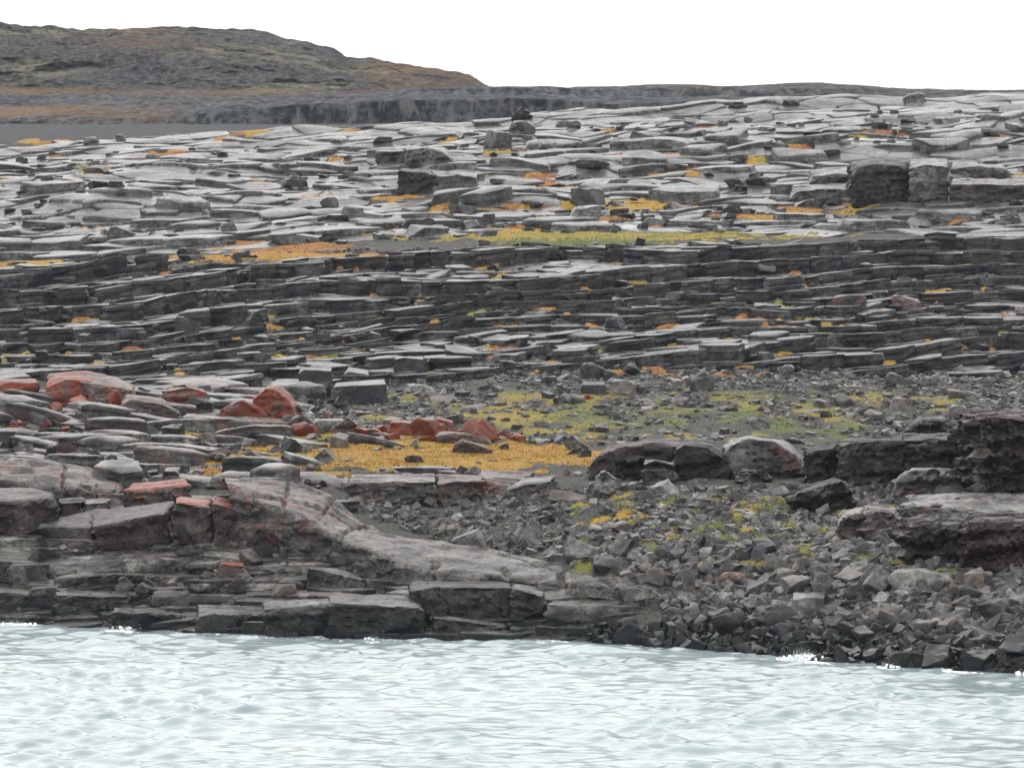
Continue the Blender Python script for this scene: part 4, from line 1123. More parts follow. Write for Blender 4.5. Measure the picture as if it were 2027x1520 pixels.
for nm, lb, mt, fr, bk, dp, bs, lm in [
    ('boulder', 'rounded reddish-brown boulder leaning against the dark rounded outcrop', M_PURP, [(1215, 940), (1228, 914), (1260, 906), (1300, 914), (1306, 940), (1260, 946)], [(1230, 904), (1295, 906)], 1.8, 948, None),
    ('boulder', 'dark square boulder below the middle of the dark rounded outcrop', M_TERR, [(1268, 948), (1272, 920), (1300, 914), (1338, 922), (1342, 946), (1305, 956)], [(1276, 912), (1338, 916)], 1.6, 960, None),
    ('boulder', 'large grey pyramid-shaped boulder left of the dark square boulder', M_BLDR, [(1160, 976), (1180, 944), (1194, 932), (1230, 950), (1236, 974), (1190, 982)], [(1196, 930), (1234, 962)], 2.0, 984, 'the grey pyramid boulder'),
    ('boulder', 'long dark boulder lying at the foot of the grooved grey dome', M_TERR, [(1460, 940), (1470, 930), (1515, 930), (1528, 944), (1500, 954), (1464, 950)], [(1472, 928), (1522, 930)], 1.4, 956, None),
    ('rock_wedge', 'big pale-edged wedge of rock tilting left in front of the right cliffs', M_DARK, [(1564, 984), (1580, 974), (1640, 958), (1664, 952), (1690, 980), (1680, 1004), (1640, 1012), (1570, 1002)], [(1580, 966), (1650, 948), (1672, 954)], 2.4, 1016, 'the tilted wedge'),
    ('rock_block', 'brown-faced block with flat top left of the tall dark cliff', M_DARK, [(1654, 924), (1662, 884), (1710, 876), (1785, 872), (1790, 924), (1720, 944)], [(1665, 872), (1785, 862)], 4, 962, None),
    ('rock_block', 'dark fractured block right of the brown-faced block under the cliff', M_DARK, [(1782, 916), (1786, 874), (1850, 866), (1905, 872), (1912, 922), (1850, 938)], [(1790, 862), (1905, 858)], 4, 962, None),
    ('rock_block', 'grey pointed block standing on the rim left of the tall dark cliff', M_DARK, [(1780, 868), (1800, 846), (1828, 832), (1870, 834), (1876, 866), (1820, 872)], [(1815, 826), (1872, 828)], 2.6, 880, None),
    ('rock_cliff', 'tall black cliff block with a flat grey top at the right edge', M_DARK, [(1938, 900), (1940, 832), (2000, 828), (2080, 828), (2080, 990), (1990, 980), (1950, 950)], [(1900, 816), (2080, 812)], 7, 1000, 'the tall black cliff'),
    ('rock_block', 'slanting grey-brown shoulder on the left of the tall black cliff', M_DARK, [(1880, 870), (1900, 846), (1940, 830), (1945, 880), (1920, 930), (1890, 920)], [(1900, 826), (1945, 820)], 4, 960, None),
    ('rock_slab', 'smooth brown-grey rock face below the fractured block', M_HUMP, [(1764, 978), (1790, 940), (1850, 930), (1900, 946), (1912, 972), (1860, 984)], [(1800, 926), (1890, 930)], 3, 992, None),
    ('rock_slab', 'ledge with pale top jutting left from the tall black cliff', M_DARK, [(1862, 940), (1900, 934), (1940, 936), (1945, 952), (1900, 958), (1868, 952)], [(1870, 926), (1940, 926)], 3, 970, None),
    ('boulder', 'square grey boulder at the foot of the tall black cliff', M_HUMP, [(1912, 976), (1916, 960), (1962, 950), (1968, 976), (1940, 982)], [(1918, 954), (1964, 946)], 1.3, 984, None),
    ('rock_shelf', 'wide flat grey shelf in front of the tall black cliff', M_HUMP, [(1790, 1000), (1870, 1006), (1960, 1022), (2080, 1024), (2080, 1040), (1900, 1040), (1800, 1024)], [(1800, 982), (1890, 976), (2080, 972)], 6, 1050, 'the wide grey shelf'),
    ('rock_block', 'dark triangular block set on the wide grey shelf', M_DARK, [(1866, 1034), (1880, 1008), (1896, 986), (1930, 1012), (1944, 1034)], [(1898, 984), (1940, 1020)], 1.5, 1036, None),
    ('rock_cliff', 'black undercut block with pale top at the lower right', M_DARK, [(1788, 1062), (1800, 1042), (1842, 1038), (1850, 1064), (1840, 1112), (1800, 1112)], [(1800, 1030), (1848, 1030)], 3, 1120, 'the black undercut block'),
    ('rock_cliff', 'black block with a pale ledge in the middle of the lower right cliff', M_DARK, [(1844, 1058), (1870, 1044), (1908, 1042), (1912, 1110), (1850, 1118)], [(1848, 1032), (1908, 1030)], 3, 1122, None),
    ('rock_cliff', 'largest black cliff block with a reddish face at the lower right edge', M_PURP, [(1904, 1110), (1910, 1062), (1930, 1034), (2000, 1028), (2080, 1028), (2080, 1120), (1980, 1126)], [(1925, 1022), (2080, 1020)], 4, 1126, 'the lower right cliff'),
    ('rock_slab', 'stack of thin pale slabs left of the wide grey shelf', M_HUMP, [(1652, 1046), (1680, 1024), (1712, 1016), (1716, 1050), (1690, 1066)], [(1670, 1012), (1716, 1006)], 2.5, 1070, 'the thin pale slabs'),
    ('rock_slab', 'layered pale slabs stepping down beside the black undercut block', M_HUMP, [(1710, 1046), (1720, 1012), (1770, 1016), (1792, 1044), (1770, 1066), (1720, 1062)], [(1716, 998), (1770, 1000)], 2.5, 1070, None),
    ('rock_block', 'dark block with a sloping pale top behind the black undercut block', M_DARK, [(1790, 1036), (1800, 1014), (1860, 1004), (1875, 1030), (1830, 1040)], [(1805, 1002), (1865, 996)], 2.2, 1050, None),
    ('rock_block', 'dark brown low block between the grooved dome and the brown-faced block', M_DARK, [(1590, 938), (1600, 900), (1650, 892), (1662, 930), (1630, 946)], [(1600, 884), (1655, 880)], 3, 956, None)]:
    cl = nm == 'rock_cliff'
    rock_at(nm, lb, mt, fr, bk, dp, base=bs, lm=lm, edge=.2 if cl else .26, bevel=.09, amp=.30 if cl else .2, strata=.46 if cl else .34)

# --- distinct boulders
for nm, lb, mt, fr, bk, dp, bs, lm in [
    ('boulder', 'rounded pink granite boulder lying among the grey shore boulders', M_PINK, [(1424, 1148), (1428, 1136), (1450, 1131), (1476, 1138), (1482, 1150), (1450, 1156)], [(1434, 1130), (1474, 1132)], .9, 1158, 'the pink granite boulder'),
    ('boulder', 'small oval pinkish boulder left of the pink granite boulder, by the tapering ledge', M_PINK, [(1286, 1150), (1290, 1134), (1302, 1130), (1310, 1142), (1306, 1156), (1292, 1158)], [(1294, 1129), (1308, 1136)], .6, 1158, None),
    ('boulder', 'long smooth pale boulder like a resting whale, below the black undercut block', M_PALE, [(1754, 1146), (1770, 1132), (1820, 1128), (1870, 1138), (1892, 1154), (1860, 1168), (1800, 1162)], [(1775, 1126), (1830, 1124), (1880, 1140)], 2.0, 1170, 'the long pale boulder'),
    ('boulder', 'large cube-shaped boulder with flat pale top on the shore', M_BLDR, [(1564, 1216), (1568, 1188), (1600, 1182), (1632, 1184), (1634, 1214), (1600, 1226)], [(1572, 1172), (1632, 1173)], 1.7, 1226, 'the cube boulder'),
    ('boulder', 'long low dark boulder at the waterline beside the white splash', M_BLDR, [(1756, 1320), (1766, 1292), (1800, 1290), (1858, 1300), (1866, 1322), (1800, 1332)], [(1770, 1288), (1856, 1292)], 1.6, 1326, 'the waterline boulder'),
    ('boulder', 'broad dark triangular boulder at the waterline left of the splash', M_BLDR, [(1208, 1270), (1220, 1248), (1246, 1232), (1270, 1246), (1300, 1260), (1306, 1278), (1250, 1284)], [(1250, 1230), (1300, 1254)], 1.6, 1282, None),
    ('boulder', 'smooth round pale boulder on the rim above the tall black cliff', M_PALE, [(1876, 816), (1882, 806), (1900, 802), (1916, 810), (1916, 822), (1896, 826)], [(1884, 800), (1912, 803)], 1.2, 826, None),
    ('boulder', 'small round red stone among the grey scree', M_LICH, [(1155, 790), (1158, 782), (1166, 781), (1171, 788), (1167, 795), (1158, 795)], [(1159, 780), (1168, 780)], .5, 796, None),
    ('boulder', 'brown-pink angular boulder perched on the right terraces, left of its neighbour', M_LICL, [(1644, 606), (1650, 590), (1680, 584), (1712, 584), (1716, 604), (1690, 614), (1660, 616)], [(1655, 584), (1710, 582)], 2.4, 618, 'the two perched boulders'),
    ('boulder', 'brown boulder with a pink corner perched on the right terraces, right of its neighbour', M_LICL, [(1764, 610), (1766, 588), (1780, 584), (1800, 592), (1824, 600), (1822, 612), (1790, 615)], [(1770, 583), (1818, 592)], 2.2, 616, None),
    ('rock_block', 'big grey block with a worn square face at the foot of the left terraces', M_TERR, [(590, 768), (590, 740), (602, 732), (656, 734), (660, 768), (620, 780)], [(596, 726), (656, 728)], 3, 786, 'the big square terrace block'),
    ('rock_block', 'grey cube with a pale top at the foot of the middle terraces', M_TERR, [(778, 738), (782, 712), (800, 708), (840, 712), (842, 736), (810, 744)], [(784, 704), (838, 705)], 2.4, 748, None),
    ('rock_slab', 'flat-topped dark slab tilted on the scree right of the big square block', M_TERR, [(676, 744), (690, 736), (730, 742), (734, 752), (700, 757), (678, 752)], [(690, 726), (730, 732)], 2.4, 760, None),
    ('rock_slab', 'long layered block with a pale top below the middle terraces', M_TERR, [(654, 790), (660, 766), (720, 762), (764, 760), (768, 784), (720, 798)], [(664, 758), (760, 750)], 4, 804, None),
    ('boulder', 'dark loaf-shaped boulder above the green scree', M_BLDR, [(1206, 778), (1212, 756), (1240, 752), (1258, 762), (1260, 778), (1230, 783)], [(1215, 750), (1255, 754)], 1.6, 784, None),
    ('boulder', 'square dark boulder with pale top next to the loaf-shaped boulder', M_BLDR, [(1148, 776), (1152, 762), (1198, 762), (1200, 778), (1170, 783)], [(1154, 755), (1196, 755)], 1.6, 784, None)]:
    rock_at(nm, lb, mt, fr, bk, dp, base=bs, lm=lm, edge=.2, bevel=.10 if mt in (M_PINK, M_PALE) else .05, amp=.08, strata=.05)

# --- plateau cliffs and skyline boulders
for nm, lb, mt, fr, bk, dp, bs, lm in [
    ('rock_cliff', 'tall dark hollow-faced rock cliff on the right part of the plateau', M_DARK, [(1692, 394), (1686, 352), (1700, 332), (1735, 323), (1780, 330), (1802, 346), (1800, 396), (1740, 400)], [(1680, 322), (1740, 312), (1810, 316)], 8, 404, 'the dark plateau cliff'),
    ('rock_cliff', 'grey cliff with vertical cracks right of the dark plateau cliff', M_HUMP, [(1800, 396), (1800, 336), (1830, 326), (1876, 330), (1876, 394), (1840, 400)], [(1800, 314), (1876, 314)], 7, 404, None),
    ('rock_slab', 'stepped grey slab joined to the left of the dark plateau cliff', M_HUMP, [(1596, 376), (1610, 352), (1650, 344), (1692, 348), (1694, 372), (1640, 380)], [(1605, 336), (1700, 328)], 7, 388, None),
    ('rock_slab', 'low cracked grey slab at the left foot of the dark plateau cliff', M_SLAB, [(1560, 398), (1575, 380), (1640, 374), (1694, 376), (1696, 398), (1630, 402)], [(1570, 366), (1700, 362)], 5, 406, None),
    ('rock_slab', 'long rounded grey rock with a pinkish nose right of the cracked cliff', M_HUMP, [(1880, 358), (1884, 334), (1940, 328), (1990, 336), (2002, 348), (1960, 360)], [(1885, 322), (1985, 326)], 6, 372, None),
    ('rock_slab', 'thick grey layered rock below the pinkish-nosed rock', M_HUMP, [(1878, 392), (1880, 366), (1960, 364), (2080, 366), (2080, 396), (1960, 398)], [(1885, 354), (2080, 352)], 6, 404, None),
    ('rock_block', 'dark blunt-ended block in the left middle of the plateau', M_DARK, [(786, 374), (790, 338), (830, 342), (876, 352), (890, 376), (830, 380)], [(795, 334), (880, 338)], 6, 384, 'the blunt dark block'),
    ('rock_slab', 'smooth pale tail joined to the right of the blunt dark block', M_SLAB, [(870, 374), (872, 350), (910, 346), (944, 352), (940, 366), (900, 376)], [(850, 338), (940, 342)], 5, 384, None),
    ('rock_dome', 'rounded grey rock with a scooped face above the blunt dark block', M_HUMP, [(802, 326), (804, 298), (840, 292), (880, 304), (905, 326), (860, 332)], [(806, 288), (880, 292)], 6, 336, None),
    ('rock_block', 'square pinkish-grey block left of the scooped rock', M_HUMP, [(742, 326), (745, 302), (798, 300), (800, 328), (770, 332)], [(748, 292), (798, 292)], 5, 336, None),
    ('boulder', 'brown boulder standing on the crest line in the middle', M_PURP, [(1012, 236), (1022, 220), (1034, 212), (1048, 222), (1052, 236)], [(1030, 210), (1048, 222)], 3, 240, 'the brown crest boulder'),
    ('boulder', 'large grey rounded boulder below the brown crest boulder', M_BLDR, [(1005, 262), (1012, 244), (1040, 238), (1062, 252), (1062, 266), (1030, 268)], [(1015, 238), (1055, 242)], 3, 270, None),
    ('boulder', 'pointed heap-like dark boulder on the right skyline', M_BLDR, [(1786, 198), (1796, 188), (1820, 183), (1830, 190), (1834, 198)], [(1798, 186), (1826, 184)], 3, 202, None),
    ('boulder', 'small dark oval boulder on the crest right of centre', M_DARK, [(1546, 208), (1550, 200), (1572, 198), (1582, 206), (1570, 210)], [(1552, 198), (1576, 198)], 2.5, 211, None),
    ('boulder', 'flat brown boulder on the crest left of the small oval boulder', M_PURP, [(1440, 212), (1446, 204), (1470, 202), (1476, 210), (1460, 214)], [(1448, 202), (1472, 202)], 2.5, 215, None),
    ('boulder', 'dark low block on the crest at the left', M_BLDR, [(165, 284), (166, 274), (190, 272), (196, 280), (190, 286)], [(168, 271), (190, 270)], 2.5, 287, None),
    ('boulder', 'small rounded grey boulder on the left crest beside the dark low block', M_BLDR, [(228, 278), (232, 268), (242, 266), (248, 276), (240, 280)], [(234, 266), (244, 267)], 1.6, 280, None)]:
    rock_at(nm, lb, mt, fr, bk, dp, base=bs, lm=lm, edge=.42, bevel=.16, amp=.22, strata=.22)

# ------------------------------------------------------------------ loose boulders and rubble
def rock_proto(kind, rs):
    sx, sy, sz, n = {'block': (1, .8, .75, 10), 'slab': (1.15, .9, .36, 10), 'wedge': (1.0, .8, .7, 8), 'pointed': (.9, .8, .95, 8), 'rounded': (1, .8, .68, 26)}[kind]
    P = []
    if kind == 'rounded':
        q = rs.normal(size=(n, 3)); q /= np.linalg.norm(q, axis=1)[:, None]
        P = q * .5
    else:
        for a in (-.5, .5):
            for b in (-.5, .5):
                for c in (-.5, .5):
                    k = 1.0
                    if kind == 'wedge' and c > 0 and a > 0: k = .35
                    if kind == 'pointed' and c > 0: k = .3
                    P.append((a * (k if kind == 'pointed' else 1), b * (k if kind == 'pointed' else 1), c * (k if kind == 'wedge' else 1)))
        P = np.array(P) + rs.normal(0, .06, (8, 3))
        sh = rs.normal(0, .16, 3)
        P[:, 0] += sh[0] * P[:, 2]; P[:, 1] += sh[1] * P[:, 2]; P[:, 2] += sh[2] * P[:, 0] * .6
        ex = []
        for i in range(8):                                           # chip corners
            if rs.random() < .5:
                for j in range(3):
                    q = P[i].copy(); q[j] *= 1 - rs.uniform(.2, .75); ex.append(q)
            else:
                ex.append(P[i])
        P = np.array(ex)
    P = P * np.array([sx, sy, sz])
    bm = hull_arrays(P)
    if kind != 'rounded':
        bmesh.ops.dissolve_limit(bm, angle_limit=math.radians(12), verts=bm.verts, edges=bm.edges)
    bmesh.ops.triangulate(bm, faces=bm.faces)
    bm.verts.index_update()
    V = np.array([v.co for v in bm.verts]); F = np.array([[v.index for v in f.verts] for f in bm.faces])
    bm.free()
    return V, F

KINDS = ['block', 'slab', 'wedge', 'pointed', 'rounded']
prs = np.random.default_rng(77)
PROTO = {k: [rock_proto(k, prs) for _ in range(12 if k != 'rounded' else 5)] for k in KINDS}
PMESH = {}
LOW = {}
for k in KINDS:                                                      # plain shapes for the small stones
    LOW[k] = []
    for _ in range(14):
        q = np.array([(a, b, c) for a in (-.5, .5) for b in (-.5, .5) for c in (-.5, .5)]) * (1 + prs.normal(0, .22, (8, 3)))
        bm = hull_arrays(q * np.array({'slab': (1.15, .9, .36), 'pointed': (.8, .8, .9)}.get(k, (1, .8, .66))))
        bmesh.ops.triangulate(bm, faces=bm.faces); bm.verts.index_update()
        LOW[k].append((np.array([v.co for v in bm.verts]), np.array([[v.index for v in f.verts] for f in bm.faces])))
        bm.free()
def proto_mesh(kind, i, mat):
    key = (kind, i, mat.name)
    if key not in PMESH:
        V, F = PROTO[kind][i]
        # chamfer: refine the near ones so edges are not razor sharp
        bm = bmesh.new()
        vs = [bm.verts.new(v) for v in V]
        for f in F:
            try: bm.faces.new([vs[j] for j in f])
            except Exception: pass
        bmesh.ops.dissolve_limit(bm, angle_limit=math.radians(6), verts=bm.verts, edges=bm.edges)
        try: bmesh.ops.bevel(bm, geom=list(bm.edges), offset=.03, segments=1, affect='EDGES', clamp_overlap=True)
        except Exception: pass
        bmesh.ops.triangulate(bm, faces=bm.faces)
        for _ in range(3):
            es = [e for e in bm.edges if e.calc_length() > .32]
            if es:
                bmesh.ops.subdivide_edges(bm, edges=es, cuts=1)
                bmesh.ops.triangulate(bm, faces=[f for f in bm.faces if len(f.verts) > 3])
        bmesh.ops.recalc_face_normals(bm, faces=bm.faces)
        bm.normal_update()
        co = np.array([v.co for v in bm.verts]); no = np.array([v.normal for v in bm.verts])
        sd = i * 3.7 + len(kind)
        dd = .03 * fbm(co[:, 0] * 3 + sd, co[:, 1] * 3, co[:, 2] * 3, 2) + .028 * cellv(co[:, 0] * 3.2 + sd, co[:, 1] * 3.2, co[:, 2] * 4.5, sd)
        for v, c in zip(bm.verts, co + no * dd[:, None]):
            v.co = c
        me = bpy.data.meshes.new('boulder')
        bm.to_mesh(me); bm.free()
        me.polygons.foreach_set('use_smooth', np.ones(len(me.polygons), bool))
        me.set_sharp_from_angle(angle=math.radians(17))
        me.materials.append(mat)
        PMESH[key] = me
    return PMESH[key]

def euler_m(rx, ry, rz):
    cx, sx, cy, sy, cz, sz = math.cos(rx), math.sin(rx), math.cos(ry), math.sin(ry), math.cos(rz), math.sin(rz)
    return np.array([[cz * cy, cz * sy * sx - sz * cx, cz * sy * cx + sz * sx], [sz * cy, sz * sy * sx + cz * cx, sz * sy * cx - cz * sx], [-sy, cy * sx, cy * cx]])

def strew(n, uv, size, tilt, rs, sink=.22, kinds=(.42, .24, .18, .12, .04)):
    """n loose rocks over the photo region uv (a test on column and row): list of (size, kind, index, position, angles)"""
    out = []
    cells = {}
    ylo, yhi, test = uv
    k = 0
    cy_ = rs.uniform(ylo, yhi, n * 40); cx_ = rs.uniform(-.165, .165, n * 40) * cy_
    cz_ = H(cx_, cy_)
    cu_, cv_ = px(cx_, cy_, cz_)
    while len(out) < n and k < n * 40 - 1:
        k += 1
        x, y, z, u_, v_ = float(cx_[k]), float(cy_[k]), float(cz_[k]), float(cu_[k]), float(cv_[k])
        pr_ = test(u_, v_)
        if pr_ <= 0 or rs.random() > pr_:
            continue
        s = size(rs)
        c = (int(x // 1.2), int(y // 1.2))
        if s > .45:
            bad = False
            for i in (-2, -1, 0, 1, 2):
                for j in (-2, -1, 0, 1, 2):
                    for (qx, qy, qs) in cells.get((c[0] + i, c[1] + j), ()):
                        if math.hypot(qx - x, (qy - y)) < (qs + s) * .30:
                            bad = True
            if bad:
                continue
            cells.setdefault(c, []).append((x, y, s))
        kd = rs.choice(5, p=kinds)
        out.append([s, KINDS[kd], int(rs.integers(0, len(PROTO[KINDS[kd]]))), (x, y, z), (rs.normal(0, tilt), rs.normal(0, tilt), rs.uniform(0, 6.28)), (u_, v_)])
    xs = np.array([o[3][0] for o in out]); ys = np.array([o[3][1] for o in out])
    zz = H(xs, ys)
    for o, z in zip(out, zz):
        o[3] = (o[3][0], o[3][1], float(z) + o[0] * (.5 * {'block': .75, 'slab': .36, 'wedge': .6, 'pointed': .8, 'rounded': .68}[o[1]] - sink))
    return out

def place_word(u_, v_):
    best = min(LAND, key=lambda l: (l[1] - u_) ** 2 + ((l[2] - v_) * 1.8) ** 2)
    du, dv = u_ - best[1], v_ - best[2]
    far_ = math.hypot(du, dv * 1.8)
    q = 'just ' if far_ < 60 else ('' if far_ < 130 else 'well ')
    if abs(dv) * 2.2 > abs(du):
        w = 'below' if dv > 0 else 'above'
    else:
        w = 'right of' if du > 0 else 'left of'
    return f'{q}{w} {best[0]}'

SHAPEW = {'block': 'blocky', 'slab': 'flat', 'wedge': 'wedge-shaped', 'pointed': 'pointed', 'rounded': 'rounded'}
def emit_rocks(rocks, thing_name, where, group, n_things, stuff_name, stuff_label, mat):
    rocks.sort(key=lambda r: -r[0])
    things = [r for r in rocks if -20 < r[5][0] < 2047][:n_things]
    ids = set(map(id, things))
    q1, q2 = things[len(things) // 5][0], things[len(things) // 2][0]
    made = {}
    for k_, (s, kd, i, p, a, uv) in enumerate(things):
        f_ = (k_ * .618034) % 1.0
        m_, col = (mat, '') if mat is M_LICH else (mat, 'grey') if f_ < .66 else ((M_BLDB, 'brownish') if f_ < .78 else (M_BLDD, 'dark'))
        o = link(thing_name, proto_mesh(kd, i, m_), None, p)
        o.rotation_euler = a
        o.scale = (s, s, s)
        sw = 'large' if s > q1 else ('mid-sized' if s > q2 else 'small')
        made.setdefault(' '.join(f'{sw} {SHAPEW[kd]} {col} {where} {place_word(*uv)}'.split()), []).append((uv[0], o))
        o['category'] = 'boulder' if 'boulder' in where else 'stone'
        o['group'] = group
        o['kind'] = 'thing'
    for lb, ob in made.items():
        ob.sort(key=lambda q: q[0])
        for k_, (_, o) in enumerate(ob):
            n_ = len(ob)
            o['label'] = lb if n_ == 1 else lb + ', ' + (('left one', 'right one')[k_] if n_ == 2 else ('leftmost', 'middle one', 'rightmost')[k_] if n_ == 3 else ('first', 'second', 'third', 'fourth', 'fifth', 'sixth', 'seventh', 'eighth', 'ninth')[min(k_, 8)] + ' from left')
    VV, FF, TN, off = [], [], [], 0
    for r in rocks:
        if id(r) in ids:
            continue
        s, kd, i, p, a, uv = r
        V, F = PROTO[kd][i] if s > .5 else LOW[kd][int(p[0] * 977) % 14]
        V2 = V @ euler_m(*a).T * s + np.array(p)
        VV.append(V2); FF.append(F + off); off += len(V)
        TN.append(np.full(len(V), random.random()))
    link(stuff_name, mesh_np(stuff_name, np.concatenate(VV), np.concatenate(FF), mat, False, {'tint': np.concatenate(TN)}), None, kind='stuff', label=stuff_label, category='rubble')

rs = np.random.default_rng(101)
def t_shore(u_, v_):
    edge = 1010 + 1.0 * max(0, 1250 - u_) * .9
    if u_ < 1318 and not (v_ < 1106 + (u_ - 1080) * .23 or (v_ > 1236 and u_ > 1165)):
        return 0
    if u_ > 1120 and v_ > max(1085, edge) and v_ < shore_row(u_) + 6:
        return 1.0 if u_ > 1230 + max(0, (1200 - v_)) * -.9 else .4
    return 0
R1 = strew(820, (183, 226, t_shore), lambda r: float(np.clip(.55 * r.pareto(2.6) + .62, .5, 1.7)), .35, rs)
R1 += strew(4600, (183, 226, t_shore), lambda r: float(np.clip(.16 * r.pareto(1.8) + .26, .2, .75)), .4, rs)
emit_rocks(R1, 'beach_boulder', 'beach boulder', 'angular boulders of the beach', 260, 'shore_rubble', 'small broken stones filling the gaps between the shore boulders', M_BLDR)
def t_rub(u_, v_):
    if not (690 < u_ < 2060 and 965 < v_ < 1110):
        return 0
    if v_ > 1010 + (u_ - 690) * .33 and u_ < 1080:
        return 0
    return 1.0
R2 = strew(260, (205, 250, t_rub), lambda r: float(np.clip(.45 * r.pareto(2.4) + .6, .5, 1.8)), .35, rs)
R2 += strew(8200, (205, 250, t_rub), lambda r: float(np.clip(.10 * r.pareto(1.7) + .15, .11, .7)), .4, rs)
emit_rocks(R2, 'hollow_boulder', 'hollow boulder', 'boulders of the rubble hollow', 120, 'hollow_rubble', 'dark fine rubble covering the hollow before the right outcrop', M_BLDR)
def t_scr(u_, v_):
    if 480 < u_ < 2060 and 735 < v_ < 885 and v_ > 790 - (u_ - 560) * .5:
        return .35 + .65 * float(sstep(870, 740, np.array([v_]))[0]) if v_ < 870 else .25
    return 0
R3 = strew(330, (262, 318, t_scr), lambda r: float(np.clip(.45 * r.pareto(2.4) + .7, .6, 2.0)), .22, rs, sink=.18, kinds=(.3, .42, .16, .08, .04))
R3 += strew(1500, (262, 318, t_scr), lambda r: float(r.uniform(.25, .6)), .2, rs, sink=.12, kinds=(.3, .5, .14, .04, .02))
R3 += strew(3500, (262, 318, t_scr), lambda r: float(r.uniform(.09, .2)), .3, rs, sink=.05, kinds=(.3, .44, .14, .08, .04))
R3 += strew(4200, (262, 318, t_scr), lambda r: float(np.clip(.12 * r.pareto(1.8) + .18, .14, .7)), .3, rs, sink=.14, kinds=(.3, .44, .14, .08, .04))
emit_rocks(R3, 'scree_stone', 'scree stone', 'stones of the scree slope', 150, 'scree', 'grey broken stones scattered over the green scree slope', M_BLDR)
def t_ter(u_, v_):
    return 1.0 if -30 < u_ < 2060 and 485 < v_ < (745 if u_ > 600 else 800) else 0
R4 = strew(26, (310, 396, t_ter), lambda r: float(r.uniform(1.1, 2.4)), .07, rs, sink=-.02, kinds=(.44, .34, .16, .04, .02))
R4 += strew(5200, (308, 396, t_ter), lambda r: float(np.clip(.18 * r.pareto(2.2) + .22, .18, 1.3)), .08, rs, sink=-.02, kinds=(.38, .56, .06, 0, 0))
emit_rocks(R4, 'terrace_stone', 'terrace stone', 'loose stones of the terraces', 90, 'terrace_rubble', 'broken stones lying on the steps of the terraces', M_TERR)
def t_pla(u_, v_):
    return (1.0 if (v_ < 262 or v_ > 420) else .5) if -30 < u_ < 2060 and np.interp(u_, CC, [300, 284, 275, 263, 249, 232, 216, 203, 197, 197, 200.]) + 26 < v_ < 490 else 0
R5 = strew(1100, (405, 548, t_pla), lambda r: float(np.clip(.6 * r.pareto(2.2) + .8, .7, 3.2)), .06, rs, sink=.09, kinds=(.06, .86, .08, 0, 0))
R5 += strew(90, (405, 545, t_pla), lambda r: float(np.clip(.25 * r.pareto(2.2) + .35, .3, 1.4)), .12, rs, sink=.0, kinds=(.36, .44, .16, .02, .02))
emit_rocks(R5, 'plateau_stone', 'plateau stone', 'loose stones of the plateau', 30, 'plateau_rubble', 'broken plates and stones lying in the cracks of the plateau', M_SLAB)
def t_hum(u_, v_):
    if u_ < 700 and 790 < v_ < 970: return .8
    if u_ < 820 and 1085 < v_ < 1215: return .55
    if 560 < u_ < 1180 and 855 < v_ < 960: return .12
    return 0
R6 = strew(3600, (215, 300, t_hum), lambda r: float(np.clip(.17 * r.pareto(2.0) + .17, .13, 1.4)), .3, rs, sink=-.06)
emit_rocks(R6, 'ledge_stone', 'ledge stone', 'loose stones of the left ledges', 50, 'ledge_rubble', 'small broken stones lying in the gaps of the left ledges', M_SHORE)

def t_red(u_, v_):
    if 560 < u_ < 1040 and 838 + (u_ - 560) * .05 < v_ < 872 + (u_ - 560) * .03: return 1.0
    if u_ < 600 and 800 < v_ < 860: return .25
    return 0
R7 = strew(170, (245, 300, t_red), lambda r: float(np.clip(.4 * r.pareto(2.0) + .5, .4, 2.0)), .2, rs, sink=-.05, kinds=(.4, .4, .12, .04, .04))
emit_rocks(R7, 'red_stone', 'red-lichened stone', 'red stones behind the orange meadow', 45, 'red_rubble', 'small red-lichened stones behind the orange meadow', M_LICH)

# ------------------------------------------------------------------ tundra grass
def blades(name, label, ylo, yhi, n, hgt, wid, rs, lim=.5):
    ys = rs.uniform(ylo, yhi, n * 8); xs = rs.uniform(-.158, .158, n * 8) * ys
    zs = H(xs, ys)
    u_, v_ = px(xs, ys, zs)
    de, tn = moss(u_, v_, xs, ys)
    k = np.nonzero(de > lim + .4 * rs.random(len(xs)))[0][:n]
    x, y, z, tn = xs[k], ys[k], zs[k], tn[k]
    z = z + .22 * de[k] * (y < 400) + .1 * de[k]
    m = len(k)
    a = rs.uniform(0, 6.28, m); h = hgt * rs.uniform(.5, 1.3, m); w = wid * rs.uniform(.6, 1.4, m)
    lx, ly = rs.normal(0, .5, m) * h, rs.normal(0, .5, m) * h
    b0 = np.stack([x - np.cos(a) * w, y - np.sin(a) * w, z - .05], -1); b1 = np.stack([x + np.cos(a) * w, y + np.sin(a) * w, z - .05], -1)
    t_ = np.stack([x + lx, y + ly, z + h], -1)
    V = np.stack([b0, b1, t_], 1).reshape(-1, 3)
    F = np.arange(3 * m).reshape(-1, 3)
    link(name, mesh_np(name, V, F, M_GRASS, False, {'tone': np.repeat(np.clip(tn + rs.normal(0, .1, m), 0, 1), 3)}), kind='stuff', label=label, category='grass')
rs = np.random.default_rng(55)
blades('meadow_grass', 'orange and yellow tundra grass of the lower meadow', 236, 300, 26000, .10, .05, rs)
blades('scree_moss', 'thin green and yellow growth between the scree stones and on the terraces', 300, 395, 16000, .10, .06, rs)
blades('upper_meadow_grass', 'ochre and green tundra grass in the strip above the terraces', 395, 520, 20000, .12, .09, rs)
blades('rubble_moss', 'bright green moss tufts in the lower rubble hollow', 206, 236, 12000, .09, .05, rs)

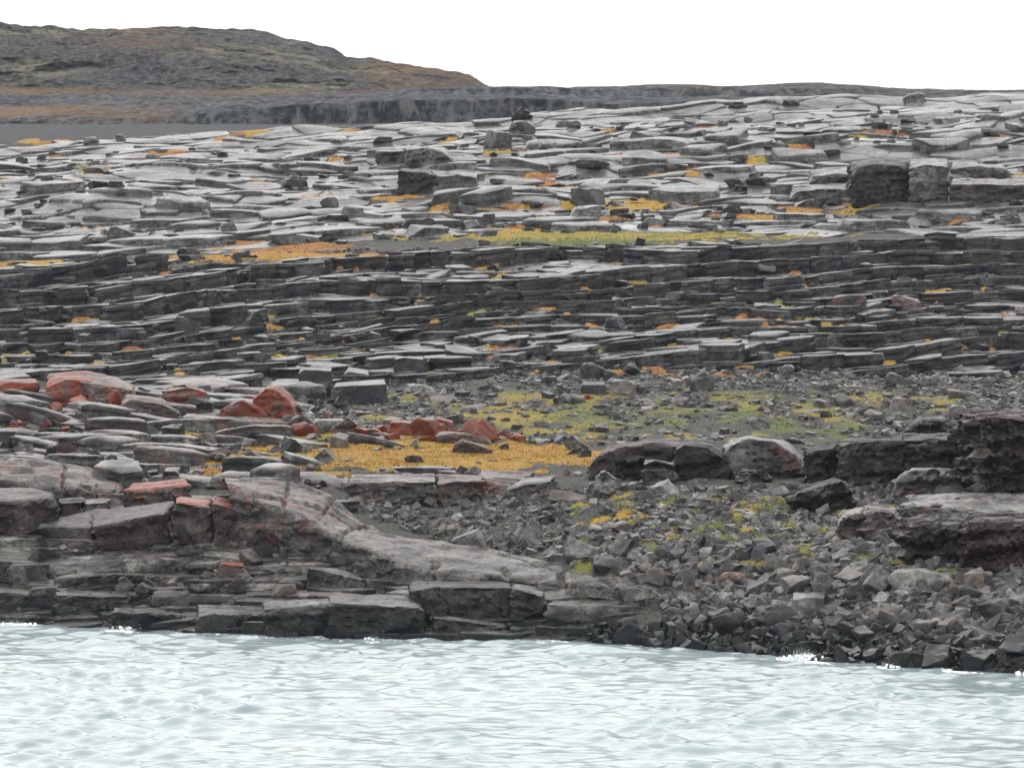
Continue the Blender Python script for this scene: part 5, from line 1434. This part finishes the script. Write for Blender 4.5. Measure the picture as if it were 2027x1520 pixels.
# ------------------------------------------------------------------ spray where waves break
def splash(u_, dD, n, wid, hgt, label, seed):
    r = np.random.default_rng(seed)
    D_ = float(np.interp(u_, CC, _Ds)) - dD
    c = W(u_, 0, D_); c[2] = 0
    VV, FF, off = [], [], 0
    V0, F0 = LOW['block'][0]
    for k in range(n):
        a = r.normal(0, .45)
        h = abs(r.normal(0, .45)) * hgt
        p = c + np.array([r.normal(0, .5) * wid * (1.2 - .6 * h / hgt), r.normal(0, .3), h])
        s = r.uniform(.010, .028) * (1.4 - .8 * min(1, h / hgt)) + (.14 if r.random() < .3 and h < .3 * hgt else 0)
        VV.append((V0 @ euler_m(a, a, k).T) * s * np.array([1, 1, 1.3]) + p); FF.append(F0 + off); off += len(V0)
    link('sea_spray', mesh_np('sea_spray', np.concatenate(VV), np.concatenate(FF), M_FOAM, True), kind='stuff', label=label, category='spray')
splash(1590, .6, 420, 1.0, .75, 'white splash of a wave breaking on the shore boulders', 1)
splash(740, .6, 50, .5, .5, 'thin spray rising before the rounded layered ledge', 2)
splash(20, 1.2, 420, 1.6, .5, 'white foam of the breaker at the far left ledge', 3)
splash(1768, .5, 90, .35, .35, 'small white splash beside the long waterline boulder', 4)
splash(245, .8, 160, .9, .35, 'foam washing round the end of the sloping ledge', 6)
splash(2020, .4, 60, .3, .3, 'small white splash at the right edge of the waterline', 5)

# ------------------------------------------------------------------ air
hz, t, b = new_mat('haze')
t.nodes.remove(b)
pv = nd(t, 'ShaderNodeVolumePrincipled')
pv.inputs['Color'].default_value = (.80, .88, 1.0, 1)
pv.inputs['Density'].default_value = .00004
t.links.new(pv.outputs[0], [n for n in t.nodes if n.type == 'OUTPUT_MATERIAL'][0].inputs['Volume'])
bx = np.array([(x, y, z) for x in (-900, 900) for y in (-40, 1720) for z in (-6.5, 175)], float)
bf = np.array([(0, 1, 3, 2), (4, 6, 7, 5), (0, 4, 5, 1), (2, 3, 7, 6), (0, 2, 6, 4), (1, 5, 7, 3)])
link('haze', mesh_np('haze', bx, bf, hz, False), kind='stuff', label='thin pale sea haze over the whole shore')
